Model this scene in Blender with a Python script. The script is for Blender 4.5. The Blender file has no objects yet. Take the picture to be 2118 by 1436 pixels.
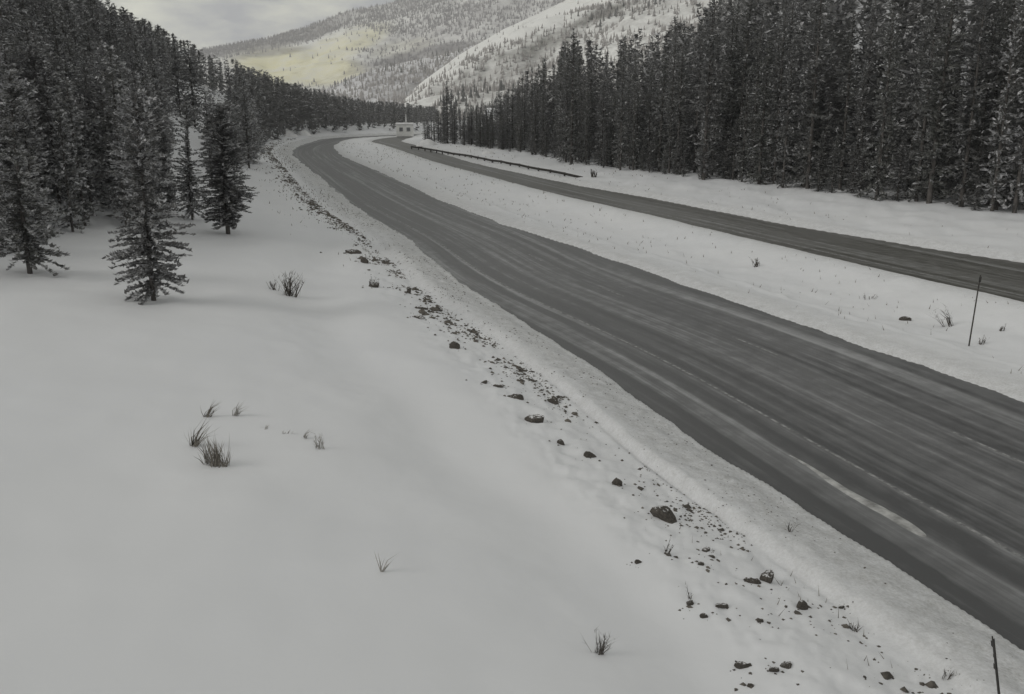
import bpy, math, random
import numpy as np
from mathutils import Vector, Matrix

# ------------------------------------------------------------------ camera, sky, sun, exposure
C = bpy.context.scene.collection
SC = bpy.context.scene
CAM_H, FPX, VH = 10.0, 1900.0, 205.0          # camera height over the road, focal length and horizon row of the photograph
PITCH = math.atan((718 - VH) / FPX)
cam_data = bpy.data.cameras.new('camera')
cam = bpy.data.objects.new('camera', cam_data)
C.objects.link(cam)
cam.location = (0, 0, CAM_H)
cam.rotation_euler = (math.pi / 2 - PITCH, 0, 0)
cam_data.sensor_fit = 'HORIZONTAL'
cam_data.sensor_width = 36.0
cam_data.lens = 36.0 * FPX / 2118.0
cam_data.clip_start = 0.2
cam_data.clip_end = 20000
SC.camera = cam

SUN_EL, SUN_AZ = math.radians(28), math.radians(-115)   # azimuth measured from +Y towards +X: from the left and a little behind
world = bpy.data.worlds.new('World')
SC.world = world
world.use_nodes = True
wn, wl = world.node_tree.nodes, world.node_tree.links
wn.clear()
w_out = wn.new('ShaderNodeOutputWorld')
w_bg = wn.new('ShaderNodeBackground')
w_sky = wn.new('ShaderNodeTexSky')
w_sky.sky_type = 'NISHITA'
w_sky.sun_disc = False
w_sky.sun_elevation = SUN_EL
w_sky.sun_rotation = SUN_AZ
w_sky.altitude = 2800
w_sky.air_density = 1.0
w_sky.dust_density = 4.0
w_sky.ozone_density = 1.0
w_hs = wn.new('ShaderNodeHueSaturation')
w_hs.inputs['Saturation'].default_value = 0.14       # overcast: nearly colourless
# soft cloud mottling over the whole sky
w_tc = wn.new('ShaderNodeTexCoord')
w_map = wn.new('ShaderNodeMapping')
w_map.inputs['Scale'].default_value = (1, 1, 3.2)
w_noise = wn.new('ShaderNodeTexNoise')
w_noise.inputs['Scale'].default_value = 9.0
w_noise.inputs['Detail'].default_value = 5.0
w_noise.inputs['Roughness'].default_value = 0.55
w_ramp = wn.new('ShaderNodeValToRGB')
w_ramp.color_ramp.elements[0].position = 0.40
w_ramp.color_ramp.elements[0].color = (0.88, 0.885, 0.91, 1)
w_ramp.color_ramp.elements[1].position = 0.66
w_ramp.color_ramp.elements[1].color = (2.0, 1.95, 1.55, 1)
w_mul = wn.new('ShaderNodeMix')
w_mul.data_type = 'RGBA'
w_mul.blend_type = 'MULTIPLY'
w_mul.inputs[0].default_value = 1.0
wl.new(w_tc.outputs['Generated'], w_map.inputs['Vector'])
wl.new(w_map.outputs['Vector'], w_noise.inputs['Vector'])
wl.new(w_noise.outputs['Fac'], w_ramp.inputs['Fac'])
wl.new(w_sky.outputs['Color'], w_hs.inputs['Color'])
w_veil = wn.new('ShaderNodeMix')                      # cloud veil: evens the clear-sky gradient out
w_veil.data_type = 'RGBA'
w_veil.inputs[0].default_value = 0.74
w_veil.inputs[7].default_value = (2.54, 2.58, 2.74, 1)
wl.new(w_hs.outputs['Color'], w_veil.inputs[6])
wl.new(w_veil.outputs[2], w_mul.inputs[6])
wl.new(w_ramp.outputs['Color'], w_mul.inputs[7])
wl.new(w_mul.outputs[2], w_bg.inputs['Color'])
w_bg.inputs['Strength'].default_value = 0.09
wl.new(w_bg.outputs['Background'], w_out.inputs['Surface'])

sun_d = bpy.data.lights.new('sun', 'SUN')
sun_d.energy = 0.85
sun_d.angle = math.radians(22)
sun_d.color = (1.0, 0.97, 0.92)
sun = bpy.data.objects.new('sun', sun_d)
C.objects.link(sun)
_sd = Vector((math.sin(SUN_AZ) * math.cos(SUN_EL), math.cos(SUN_AZ) * math.cos(SUN_EL), math.sin(SUN_EL)))
sun.rotation_euler = (-_sd).to_track_quat('-Z', 'Y').to_euler()

SC.view_settings.view_transform = 'Standard'
SC.view_settings.look = 'None'
SC.view_settings.gamma = 1.0
SC.view_settings.use_curve_mapping = False
SC.view_settings.exposure = 0.47
SC.cycles.max_bounces = 8
SC.cycles.diffuse_bounces = 4
SC.cycles.volume_bounces = 2
SC.cycles.use_denoising = True

rng = np.random.default_rng(7)
random.seed(7)

# ------------------------------------------------------------------ helpers
def ray(u, v):
    x, y = u - 1059.0, -(v - 718.0)
    d = np.array([x, FPX * math.cos(PITCH) + y * math.sin(PITCH), -FPX * math.sin(PITCH) + y * math.cos(PITCH)])
    return d / np.linalg.norm(d)

def at_z(u, v, z=0.0):
    d = ray(u, v)
    t = (z - CAM_H) / d[2]
    return np.array([d[0] * t, d[1] * t])

def project(p):
    x, y, z = p[..., 0], p[..., 1], p[..., 2] - CAM_H
    f = y * math.cos(PITCH) - z * math.sin(PITCH)
    up = y * math.sin(PITCH) + z * math.cos(PITCH)
    return 1059 + FPX * x / f, 718 - FPX * up / f

def theta_u(u):            # compass bearing of a column of the photograph (level ray)
    return np.arctan((np.asarray(u, float) - 1059.0) / (FPX / math.cos(PITCH)))

def hash2(ix, iy, seed):
    h = (ix.astype(np.int64) * 374761393 + iy.astype(np.int64) * 668265263 + seed * 1442695041) & 0x7fffffff
    h = ((h ^ (h >> 13)) * 1274126177) & 0x7fffffff
    return ((h ^ (h >> 16)) & 0xffff) / 65535.0

def vnoise(x, y, seed=0):
    ix, iy = np.floor(x), np.floor(y)
    fx, fy = x - ix, y - iy
    fx, fy = fx * fx * (3 - 2 * fx), fy * fy * (3 - 2 * fy)
    a, b = hash2(ix, iy, seed), hash2(ix + 1, iy, seed)
    c, d = hash2(ix, iy + 1, seed), hash2(ix + 1, iy + 1, seed)
    return (a + (b - a) * fx) * (1 - fy) + (c + (d - c) * fx) * fy - 0.5

def fbm(x, y, seed=0, octv=4, gain=0.5):
    s, amp = 0, 1.0
    for k in range(octv):
        s = s + amp * vnoise(x + 17.3 * k, y - 9.1 * k, seed + k)
        amp *= gain
        x, y = 2.03 * (0.80 * x - 0.60 * y), 2.03 * (0.60 * x + 0.80 * y)
    return s

def sstep(a, b, x):
    t = np.clip((x - a) / (b - a), 0, 1)
    return t * t * (3 - 2 * t)

def make_mesh(name, verts, faces, mats=(), midx=None, smooth=False):
    """verts (n,3), faces (m,k) with constant k, or a list of such arrays"""
    me = bpy.data.meshes.new(name)
    verts = np.asarray(verts, np.float32)
    fl = faces if isinstance(faces, list) else [faces]
    fl = [np.asarray(f, np.int32) for f in fl if len(f)]
    me.vertices.add(len(verts))
    me.vertices.foreach_set('co', verts.ravel())
    loops = np.concatenate([f.ravel() for f in fl])
    tot = np.concatenate([np.full(len(f), f.shape[1], np.int32) for f in fl])
    start = np.concatenate([[0], np.cumsum(tot)[:-1]]).astype(np.int32)
    me.loops.add(len(loops))
    me.loops.foreach_set('vertex_index', loops)
    me.polygons.add(len(tot))
    me.polygons.foreach_set('loop_start', start)
    me.polygons.foreach_set('loop_total', tot)
    for m in mats:
        me.materials.append(m)
    if midx is not None:
        me.polygons.foreach_set('material_index', np.asarray(midx, np.int32))
    me.polygons.foreach_set('use_smooth', np.full(len(tot), smooth, bool))
    me.update(calc_edges=True)
    return me

def link(name, me, parent=None, loc=(0, 0, 0)):
    o = bpy.data.objects.new(name, me)
    C.objects.link(o)
    o.location = loc
    if parent is not None:
        o.parent = parent
    return o

def tag(o, label=None, cat=None, group=None, kind=None):
    if label: o['label'] = label
    if cat: o['category'] = cat
    if group: o['group'] = group
    if kind: o['kind'] = kind
    return o

def attr(me, name, vals):
    a = me.attributes.new(name, 'FLOAT', 'POINT')
    a.data.foreach_set('value', np.asarray(vals, np.float32))

def grid_faces(nr, nc, wrap=False):
    i, j = np.meshgrid(np.arange(nr - 1), np.arange(nc if wrap else nc - 1), indexing='ij')
    j2 = (j + 1) % nc
    return np.stack([i * nc + j, i * nc + j2, (i + 1) * nc + j2, (i + 1) * nc + j], -1).reshape(-1, 4)

def box_vf(x0, x1, y0, y1, z0, z1, taper=0.0):
    v = [(x0, y0, z0), (x1, y0, z0), (x1, y1, z0), (x0, y1, z0)]
    v += [(x0 + taper, y0 + taper, z1), (x1 - taper, y0 + taper, z1), (x1 - taper, y1 - taper, z1), (x0 + taper, y1 - taper, z1)]
    f = [(3, 2, 1, 0), (4, 5, 6, 7), (0, 1, 5, 4), (1, 2, 6, 5), (2, 3, 7, 6), (3, 0, 4, 7)]
    return np.array(v, float), np.array(f)

def join_vf(parts):
    V, F, n = [], [], 0
    for v, f in parts:
        V.append(v); F.append(np.asarray(f) + n); n += len(v)
    return np.concatenate(V), np.concatenate(F)

def tube_vf(pts, rad, n=7, cap=True):
    pts = np.asarray(pts, float)
    k = len(pts)
    rad = np.broadcast_to(rad, (k,))
    V = []
    for i in range(k):
        d = pts[min(i + 1, k - 1)] - pts[max(i - 1, 0)]
        d = d / (np.linalg.norm(d) + 1e-9)
        a = np.cross(d, [0.0, 1.0, 0.13]); a /= np.linalg.norm(a)
        b = np.cross(d, a)
        th = np.linspace(0, 2 * math.pi, n, endpoint=False)
        V.append(pts[i] + rad[i] * (np.cos(th)[:, None] * a + np.sin(th)[:, None] * b))
    V = np.concatenate(V)
    F = grid_faces(k, n, True)
    if cap:
        V = np.concatenate([V, pts[-1:]])
        j = np.arange(n)
        F = np.concatenate([F, np.stack([(k - 1) * n + j, (k - 1) * n + (j + 1) % n, np.full(n, k * n), np.full(n, k * n)], -1)[:, :4]])
        F = [F[:-n], F[-n:, :3]]
        return V, F
    return V, [F]

# ------------------------------------------------------------------ materials
def new_mat(name):
    m = bpy.data.materials.new(name)
    m.use_nodes = True
    nt = m.node_tree
    b = nt.nodes['Principled BSDF']
    return m, nt, b

def N(nt, t, **kw):
    n = nt.nodes.new(t)
    for k, v in kw.items():
        if k in n.inputs: n.inputs[k].default_value = v
        else: setattr(n, k, v)
    return n

def mixc(nt, fac, a, b, blend='MIX'):
    n = nt.nodes.new('ShaderNodeMix')
    n.data_type = 'RGBA'; n.blend_type = blend
    for i, x in ((0, fac), (6, a), (7, b)):
        if isinstance(x, bpy.types.NodeSocket): nt.links.new(x, n.inputs[i])
        elif isinstance(x, (int, float)): n.inputs[i].default_value = x
        else: n.inputs[i].default_value = (*x, 1)
    return n.outputs[2]

def ramp(nt, fac, stops):
    r = nt.nodes.new('ShaderNodeValToRGB')
    e = r.color_ramp.elements
    while len(e) < len(stops): e.new(0.5)
    for k, (p, c) in enumerate(stops):
        e[k].position = p
        c = (c, c, c) if isinstance(c, (int, float)) else c
        e[k].color = (*c, 1)
    nt.links.new(fac, r.inputs['Fac'])
    return r.outputs['Color']

def math_n(nt, op, a, b=None, clamp=False):
    n = nt.nodes.new('ShaderNodeMath'); n.operation = op; n.use_clamp = clamp
    for i, x in enumerate((a, b)):
        if x is None: continue
        if isinstance(x, bpy.types.NodeSocket): nt.links.new(x, n.inputs[i])
        else: n.inputs[i].default_value = x
    return n.outputs[0]

def noise(nt, scale, detail=4, rough=0.55, vec=None):
    n = N(nt, 'ShaderNodeTexNoise', Scale=scale, Detail=detail, Roughness=rough)
    if vec is not None: nt.links.new(vec, n.inputs['Vector'])
    return n.outputs['Fac']

def obj_coord(nt):
    return N(nt, 'ShaderNodeTexCoord').outputs['Object']

def bump(nt, b, h, strength, dist):
    n = N(nt, 'ShaderNodeBump', Strength=strength, Distance=dist)
    nt.links.new(h, n.inputs['Height'])
    nt.links.new(n.outputs['Normal'], b.inputs['Normal'])

def simple_mat(name, c1, c2, scale, rough=0.8, metal=0.0, bumpd=0.0):
    m, nt, b = new_mat(name)
    f = noise(nt, scale, 5, 0.6, obj_coord(nt))
    nt.links.new(mixc(nt, ramp(nt, f, [(0.35, 0.0), (0.65, 1.0)]), c1, c2), b.inputs['Base Color'])
    b.inputs['Roughness'].default_value = rough
    b.inputs['Metallic'].default_value = metal
    if bumpd: bump(nt, b, f, 0.7, bumpd)
    return m

def snow_mat():
    m, nt, b = new_mat('snow')
    oc = obj_coord(nt)
    a = N(nt, 'ShaderNodeAttribute', attribute_name='dirt')
    dirt = a.outputs['Fac']
    n1 = noise(nt, 2.2, 6, 0.65, oc)
    n2 = noise(nt, 14.0, 5, 0.7, oc)
    base = mixc(nt, ramp(nt, noise(nt, 0.07, 3, 0.5, oc), [(0.35, 0.0), (0.65, 1.0)]), (0.765, 0.775, 0.80), (0.79, 0.797, 0.815))
    k = math_n(nt, 'ADD', dirt, math_n(nt, 'MULTIPLY', math_n(nt, 'SUBTRACT', n1, 0.5), math_n(nt, 'MULTIPLY', dirt, 2.4)))
    k = math_n(nt, 'ADD', k, math_n(nt, 'MULTIPLY', math_n(nt, 'SUBTRACT', n2, 0.5), math_n(nt, 'MULTIPLY', dirt, 3.2)), clamp=True)
    nt.links.new(mixc(nt, k, base, (0.37, 0.368, 0.355)), b.inputs['Base Color'])
    b.inputs['Roughness'].default_value = 0.75
    b.inputs['Specular IOR Level'].default_value = 0.25
    # wind texture on the smooth snow, grain where it has been plowed
    hgt = math_n(nt, 'ADD', math_n(nt, 'MULTIPLY', noise(nt, 0.9, 5, 0.6, oc), 0.22), math_n(nt, 'MULTIPLY', noise(nt, 6.0, 5, 0.65, oc), math_n(nt, 'ADD', math_n(nt, 'MULTIPLY', dirt, 1.1), 0.035)))
    bump(nt, b, hgt, 0.6, 0.10)
    return m
M_SNOW = snow_mat()

def road_mat(name, stripes, base=(0.155, 0.157, 0.160), dark=(0.066, 0.067, 0.069), frost=(0.33, 0.335, 0.34)):
    """UV: x = metres along, y = metres across from the painted edge line"""
    m, nt, b = new_mat(name)
    uv = N(nt, 'ShaderNodeUVMap', uv_map='road').outputs['UV']
    def streak(sx, sy, detail=5, rough=0.6):
        mp = N(nt, 'ShaderNodeMapping'); mp.inputs['Scale'].default_value = (sx, sy, 1)
        nt.links.new(uv, mp.inputs['Vector'])
        return noise(nt, 1.0, detail, rough, mp.outputs['Vector'])
    sep = N(nt, 'ShaderNodeSeparateXYZ'); nt.links.new(uv, sep.inputs[0])
    wob = math_n(nt, 'MULTIPLY', math_n(nt, 'SUBTRACT', streak(0.06, 0.25, 3), 0.5), 0.45)
    o = math_n(nt, 'ADD', sep.outputs['Y'], wob)
    fac = math_n(nt, 'DIVIDE', math_n(nt, 'ADD', o, 4.0), 16.0)
    tone = ramp(nt, fac, [((p + 4) / 16.0, t) for p, t in stripes])       # 0 = wet and dark, .5 = plain, 1 = frosted
    s1 = streak(0.035, 1.9, 6, 0.62)
    s0 = streak(0.010, 0.75, 4, 0.6)
    s2 = streak(0.25, 5.5, 5, 0.7)
    s3 = streak(1.1, 1.3, 6, 0.65)
    t = math_n(nt, 'ADD', tone, math_n(nt, 'MULTIPLY', math_n(nt, 'SUBTRACT', s1, 0.5), 2.2))
    t = math_n(nt, 'ADD', t, math_n(nt, 'MULTIPLY', math_n(nt, 'SUBTRACT', s0, 0.5), 1.5))
    t = math_n(nt, 'ADD', t, math_n(nt, 'MULTIPLY', math_n(nt, 'SUBTRACT', s2, 0.5), 0.5))
    t = math_n(nt, 'ADD', t, math_n(nt, 'MULTIPLY', math_n(nt, 'SUBTRACT', s3, 0.5), 0.95))
    near_dark = N(nt, 'ShaderNodeMapRange'); near_dark.inputs['From Min'].default_value = 46; near_dark.inputs['From Max'].default_value = 82
    near_dark.inputs['To Min'].default_value = 0.24; near_dark.inputs['To Max'].default_value = 0.0
    nt.links.new(sep.outputs['X'], near_dark.inputs['Value'])              # darker by the foreground, lighter further on
    t = math_n(nt, 'SUBTRACT', t, near_dark.outputs[0], clamp=True)
    col = ramp(nt, t, [(0.0, dark), (0.45, base), (0.72, tuple(0.55 * x + 0.45 * y for x, y in zip(base, frost))), (1.0, frost)])
    nt.links.new(col, b.inputs['Base Color'])
    rr = ramp(nt, t, [(0.0, 0.40), (0.5, 0.66), (1.0, 0.88)])
    nt.links.new(rr, b.inputs['Roughness'])
    b.inputs['Specular IOR Level'].default_value = 0.4
    bump(nt, b, noise(nt, 30.0, 4, 0.7, obj_coord(nt)), 0.3, 0.01)
    return m
M_ROAD = road_mat('asphalt', [(-4, .22), (-2.75, .08), (-2.45, .10), (-2.2, .66), (-1.2, .66), (-0.85, .06), (-0.5, .10), (-0.2, .62), (0.05, .60), (0.25, .30),
                              (1.4, .42), (2.6, .60), (4.4, .56), (5.6, .42), (7.4, .56), (8.4, .38), (9.5, .25)])
M_ROAD2 = road_mat('asphalt_far', [(-1, .34), (1, .38), (2.2, .52), (3.4, .46), (5.0, .40), (6.2, .26), (8.0, .18), (10, .22)],
                   base=(0.145, 0.144, 0.138), dark=(0.065, 0.063, 0.054))

def paint_mat():
    m, nt, b = new_mat('worn_white_paint')
    oc = obj_coord(nt)
    f = noise(nt, 3.0, 6, 0.7, oc)
    nt.links.new(mixc(nt, ramp(nt, f, [(0.42, 0.0), (0.62, 1.0)]), (0.14, 0.142, 0.145), (0.38, 0.38, 0.375)), b.inputs['Base Color'])
    b.inputs['Roughness'].default_value = 0.8
    return m
M_PAINT = paint_mat()
M_SLUSH = simple_mat('slush', (0.20, 0.20, 0.195), (0.52, 0.52, 0.51), 2.2, 0.8, 0, 0.02)
M_BARK = simple_mat('bark', (0.045, 0.041, 0.037), (0.11, 0.10, 0.095), 3.0, 0.9, 0, 0.02)
M_STEEL = simple_mat('weathered_steel', (0.03, 0.028, 0.026), (0.075, 0.068, 0.06), 4.0, 0.75, 0.2)
M_DARKSTEEL = simple_mat('dark_steel', (0.018, 0.018, 0.018), (0.05, 0.046, 0.042), 9.0, 0.7, 0.2)
M_PALE = simple_mat('pale_painted_board', (0.66, 0.66, 0.65), (0.78, 0.78, 0.76), 2.0, 0.8)
M_GLASS = simple_mat('dull_glass', (0.10, 0.105, 0.11), (0.16, 0.165, 0.17), 1.0, 0.25)
M_GREY = simple_mat('galvanised_mast', (0.42, 0.42, 0.42), (0.55, 0.55, 0.55), 2.0, 0.6, 0.3)
M_GRASS = simple_mat('dead_grass', (0.11, 0.10, 0.085), (0.25, 0.23, 0.20), 8.0, 0.9)
M_PALEGRASS = simple_mat('pale_dead_grass', (0.24, 0.23, 0.21), (0.42, 0.41, 0.39), 8.0, 0.9)
M_TWIG = simple_mat('twig', (0.04, 0.035, 0.03), (0.10, 0.088, 0.075), 8.0, 0.9)
M_ASPEN = simple_mat('bare_aspen', (0.27, 0.255, 0.25), (0.42, 0.40, 0.39), 0.05, 0.9)
M_SNOWLUMP = simple_mat('snow_lump', (0.68, 0.68, 0.69), (0.80, 0.80, 0.80), 2.0, 0.8, 0, 0.03)

def rock_mat():
    m, nt, b = new_mat('snow_dusted_rock')
    oc = obj_coord(nt)
    f = noise(nt, 7.0, 6, 0.7, oc)
    c = mixc(nt, ramp(nt, f, [(0.35, 0.0), (0.68, 1.0)]), (0.035, 0.031, 0.027), (0.12, 0.107, 0.092))
    g = N(nt, 'ShaderNodeNewGeometry')
    sep = N(nt, 'ShaderNodeSeparateXYZ'); nt.links.new(g.outputs['Normal'], sep.inputs[0])
    k = math_n(nt, 'ADD', sep.outputs['Z'], math_n(nt, 'MULTIPLY', math_n(nt, 'SUBTRACT', noise(nt, 5.0, 4, 0.6, oc), 0.5), 1.1))
    nt.links.new(mixc(nt, ramp(nt, k, [(0.92, 0.0), (1.05, 1.0)]), c, (0.74, 0.74, 0.75)), b.inputs['Base Color'])
    b.inputs['Roughness'].default_value = 0.9
    bump(nt, b, f, 0.8, 0.03)
    return m
M_ROCK = rock_mat()

def needle_mat(name, c1, c2, tint):
    m, nt, b = new_mat(name)
    oi = N(nt, 'ShaderNodeObjectInfo')
    f = noise(nt, 1.3, 4, 0.6, obj_coord(nt))
    c = mixc(nt, ramp(nt, f, [(0.35, 0.0), (0.68, 1.0)]), c1, c2)
    c = mixc(nt, math_n(nt, 'MULTIPLY', oi.outputs['Random'], 0.6), c, tint)
    nt.links.new(c, b.inputs['Base Color'])
    b.inputs['Roughness'].default_value = 0.8
    b.inputs['Specular IOR Level'].default_value = 0.2
    # sprays of needles let part of the light through
    tr = N(nt, 'ShaderNodeBsdfTranslucent'); nt.links.new(c, tr.inputs['Color'])
    mx = N(nt, 'ShaderNodeMixShader'); mx.inputs[0].default_value = 0.42
    nt.links.new(b.outputs['BSDF'], mx.inputs[1]); nt.links.new(tr.outputs['BSDF'], mx.inputs[2])
    nt.links.new(mx.outputs['Shader'], nt.nodes['Material Output'].inputs['Surface'])
    return m
M_NEEDLE = needle_mat('pine_needles', (0.16, 0.163, 0.152), (0.27, 0.27, 0.26), (0.25, 0.243, 0.248))
M_SPRUCE = needle_mat('spruce_needles', (0.155, 0.159, 0.148), (0.26, 0.262, 0.25), (0.235, 0.231, 0.236))
M_FROST = simple_mat('snow_on_needles', (0.34, 0.34, 0.35), (0.58, 0.58, 0.59), 2.0, 0.85)

# ------------------------------------------------------------------ the roads, in plan
def resample(P, step):
    P = np.asarray(P, float)
    # Catmull-Rom through the points, then equal steps
    Q = np.concatenate([[2 * P[0] - P[1]], P, [2 * P[-1] - P[-2]]])
    out = []
    for i in range(1, len(Q) - 2):
        p0, p1, p2, p3 = Q[i - 1], Q[i], Q[i + 1], Q[i + 2]
        for t in np.linspace(0, 1, 24, endpoint=False):
            out.append(0.5 * ((2 * p1) + (-p0 + p2) * t + (2 * p0 - 5 * p1 + 4 * p2 - p3) * t * t + (-p0 + 3 * p1 - 3 * p2 + p3) * t ** 3))
    out.append(Q[-2])
    out = np.array(out)
    s = np.concatenate([[0], np.cumsum(np.hypot(*np.diff(out, axis=0).T))])
    n = int(s[-1] / step) + 1
    si = np.linspace(0, s[-1], n)
    return np.stack([np.interp(si, s, out[:, 0]), np.interp(si, s, out[:, 1])], -1)

def smooth_line(P, k):
    for _ in range(k):
        P = P.copy()
        P[1:-1] = 0.25 * P[:-2] + 0.5 * P[1:-1] + 0.25 * P[2:]
    return P

class Curve:
    def __init__(self, pix, back, fwd):
        P = [at_z(*q) for q in pix]
        d = P[0] - P[1]; d /= np.linalg.norm(d)
        P = [P[0] + d * back, P[0] + d * back * 0.5] + P
        for f in fwd: P.append(P[-1] + np.array(f, float))
        self.P = smooth_line(resample(P, 2.0), 10)
        self.s = np.concatenate([[0], np.cumsum(np.hypot(*np.diff(self.P, axis=0).T))])
        T = np.gradient(self.P, axis=0); T /= np.linalg.norm(T, axis=1)[:, None]
        self.T = T
        self.Nn = np.stack([T[:, 1], -T[:, 0]], -1)       # to the right of travel away from the camera
    def so(self, x, y):
        """(along, across) of points; across is positive to the right"""
        x = np.asarray(x, float).ravel(); y = np.asarray(y, float).ravel()
        S, O = np.empty(len(x)), np.empty(len(x))
        A = self.P[:-1]; D = self.P[1:] - A; L2 = (D ** 2).sum(1); L = np.sqrt(L2)
        for a in range(0, len(x), 20000):
            px, py = x[a:a + 20000, None] - A[:, 0], y[a:a + 20000, None] - A[:, 1]
            t = np.clip((px * D[:, 0] + py * D[:, 1]) / L2, 0, 1)
            qx, qy = px - t * D[:, 0], py - t * D[:, 1]
            d2 = qx * qx + qy * qy
            k = d2.argmin(1); r = np.arange(len(k))
            S[a:a + 20000] = self.s[k] + t[r, k] * L[k]
            sg = np.sign(D[k, 1] * qx[r, k] - D[k, 0] * qy[r, k])
            O[a:a + 20000] = sg * np.sqrt(d2[r, k])
        return S, O
    def xy(self, s, o):
        s = np.asarray(s, float)
        x = np.interp(s, self.s, self.P[:, 0]); y = np.interp(s, self.s, self.P[:, 1])
        nx = np.interp(s, self.s, self.Nn[:, 0]); ny = np.interp(s, self.s, self.Nn[:, 1])
        return np.stack([x + nx * o, y + ny * o], -1)

R1 = Curve([(2118, 1155), (1845, 1007), (1686, 922), (1475, 796), (1343, 727), (1016, 579), (906, 492 + 8), (764, 424), (690, 372), (645, 336),
            (628, 318), (637, 304), (672, 293), (706, 286)], 50, [(14, 22), (26, 26), (40, 26)])
R2 = Curve([(2118, 625), (1600, 507), (1401, 458), (1150, 402), (1000, 362), (900, 335), (840, 315), (795, 300)], 60, [(-6, 22), (6, 30), (26, 34)])
def edge_table(curve, pix, far):
    P = np.array([at_z(*q) for q in pix])
    S, O = curve.so(P[:, 0], P[:, 1])
    k = np.argsort(S)
    S, O = S[k], O[k]
    S = np.concatenate([S, [S[-1] + 60]]); O = np.concatenate([O, [far]])
    return S, O
E1L = edge_table(R1, [(2118, 1340), (1900, 1200), (1500, 950), (1200, 740), (930, 560), (780, 455), (690, 388), (640, 348), (608, 322), (617, 304), (655, 291)], -2.0)
E1R = edge_table(R1, [(2118, 835), (1600, 655), (1300, 550), (1040, 465), (800, 363), (725, 332), (695, 312), (706, 292)], 7.0)
E2R = edge_table(R2, [(2118, 545), (1600, 462), (1330, 408), (1167, 379), (1000, 343), (900, 314), (850, 298)], 8.0)
def e1(S): return np.interp(S, *E1L), np.interp(S, *E1R)
def e2(S): return np.zeros_like(S), np.interp(S, *E2R)

# ------------------------------------------------------------------ the lie of the land
TH = theta_u
hl_u  = [-2500, -900, -600, 0, 200, 330, 430, 520, 600, 700, 800, 900, 1000]
hl_r0 = [30, 30, 34, 50, 58, 66, 80, 130, 180, 240, 280, 300, 320]
hl_r1 = [140, 140, 150, 180, 220, 260, 300, 340, 380, 420, 460, 480, 500]
hl_z1 = [60, 60, 58, 42, 23, 18.5, 14, 10, 6, 0, -3, -3, -3]
hr_u  = [820, 870, 1000, 1300, 1450, 1600, 1900, 2118, 2700, 5000]
hr_r0 = [270, 243, 201, 140, 128, 118, 104, 98, 88, 80]
hr_z1 = [0, 0, 0, 3, 14, 50, 78, 88, 92, 90]

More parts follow.
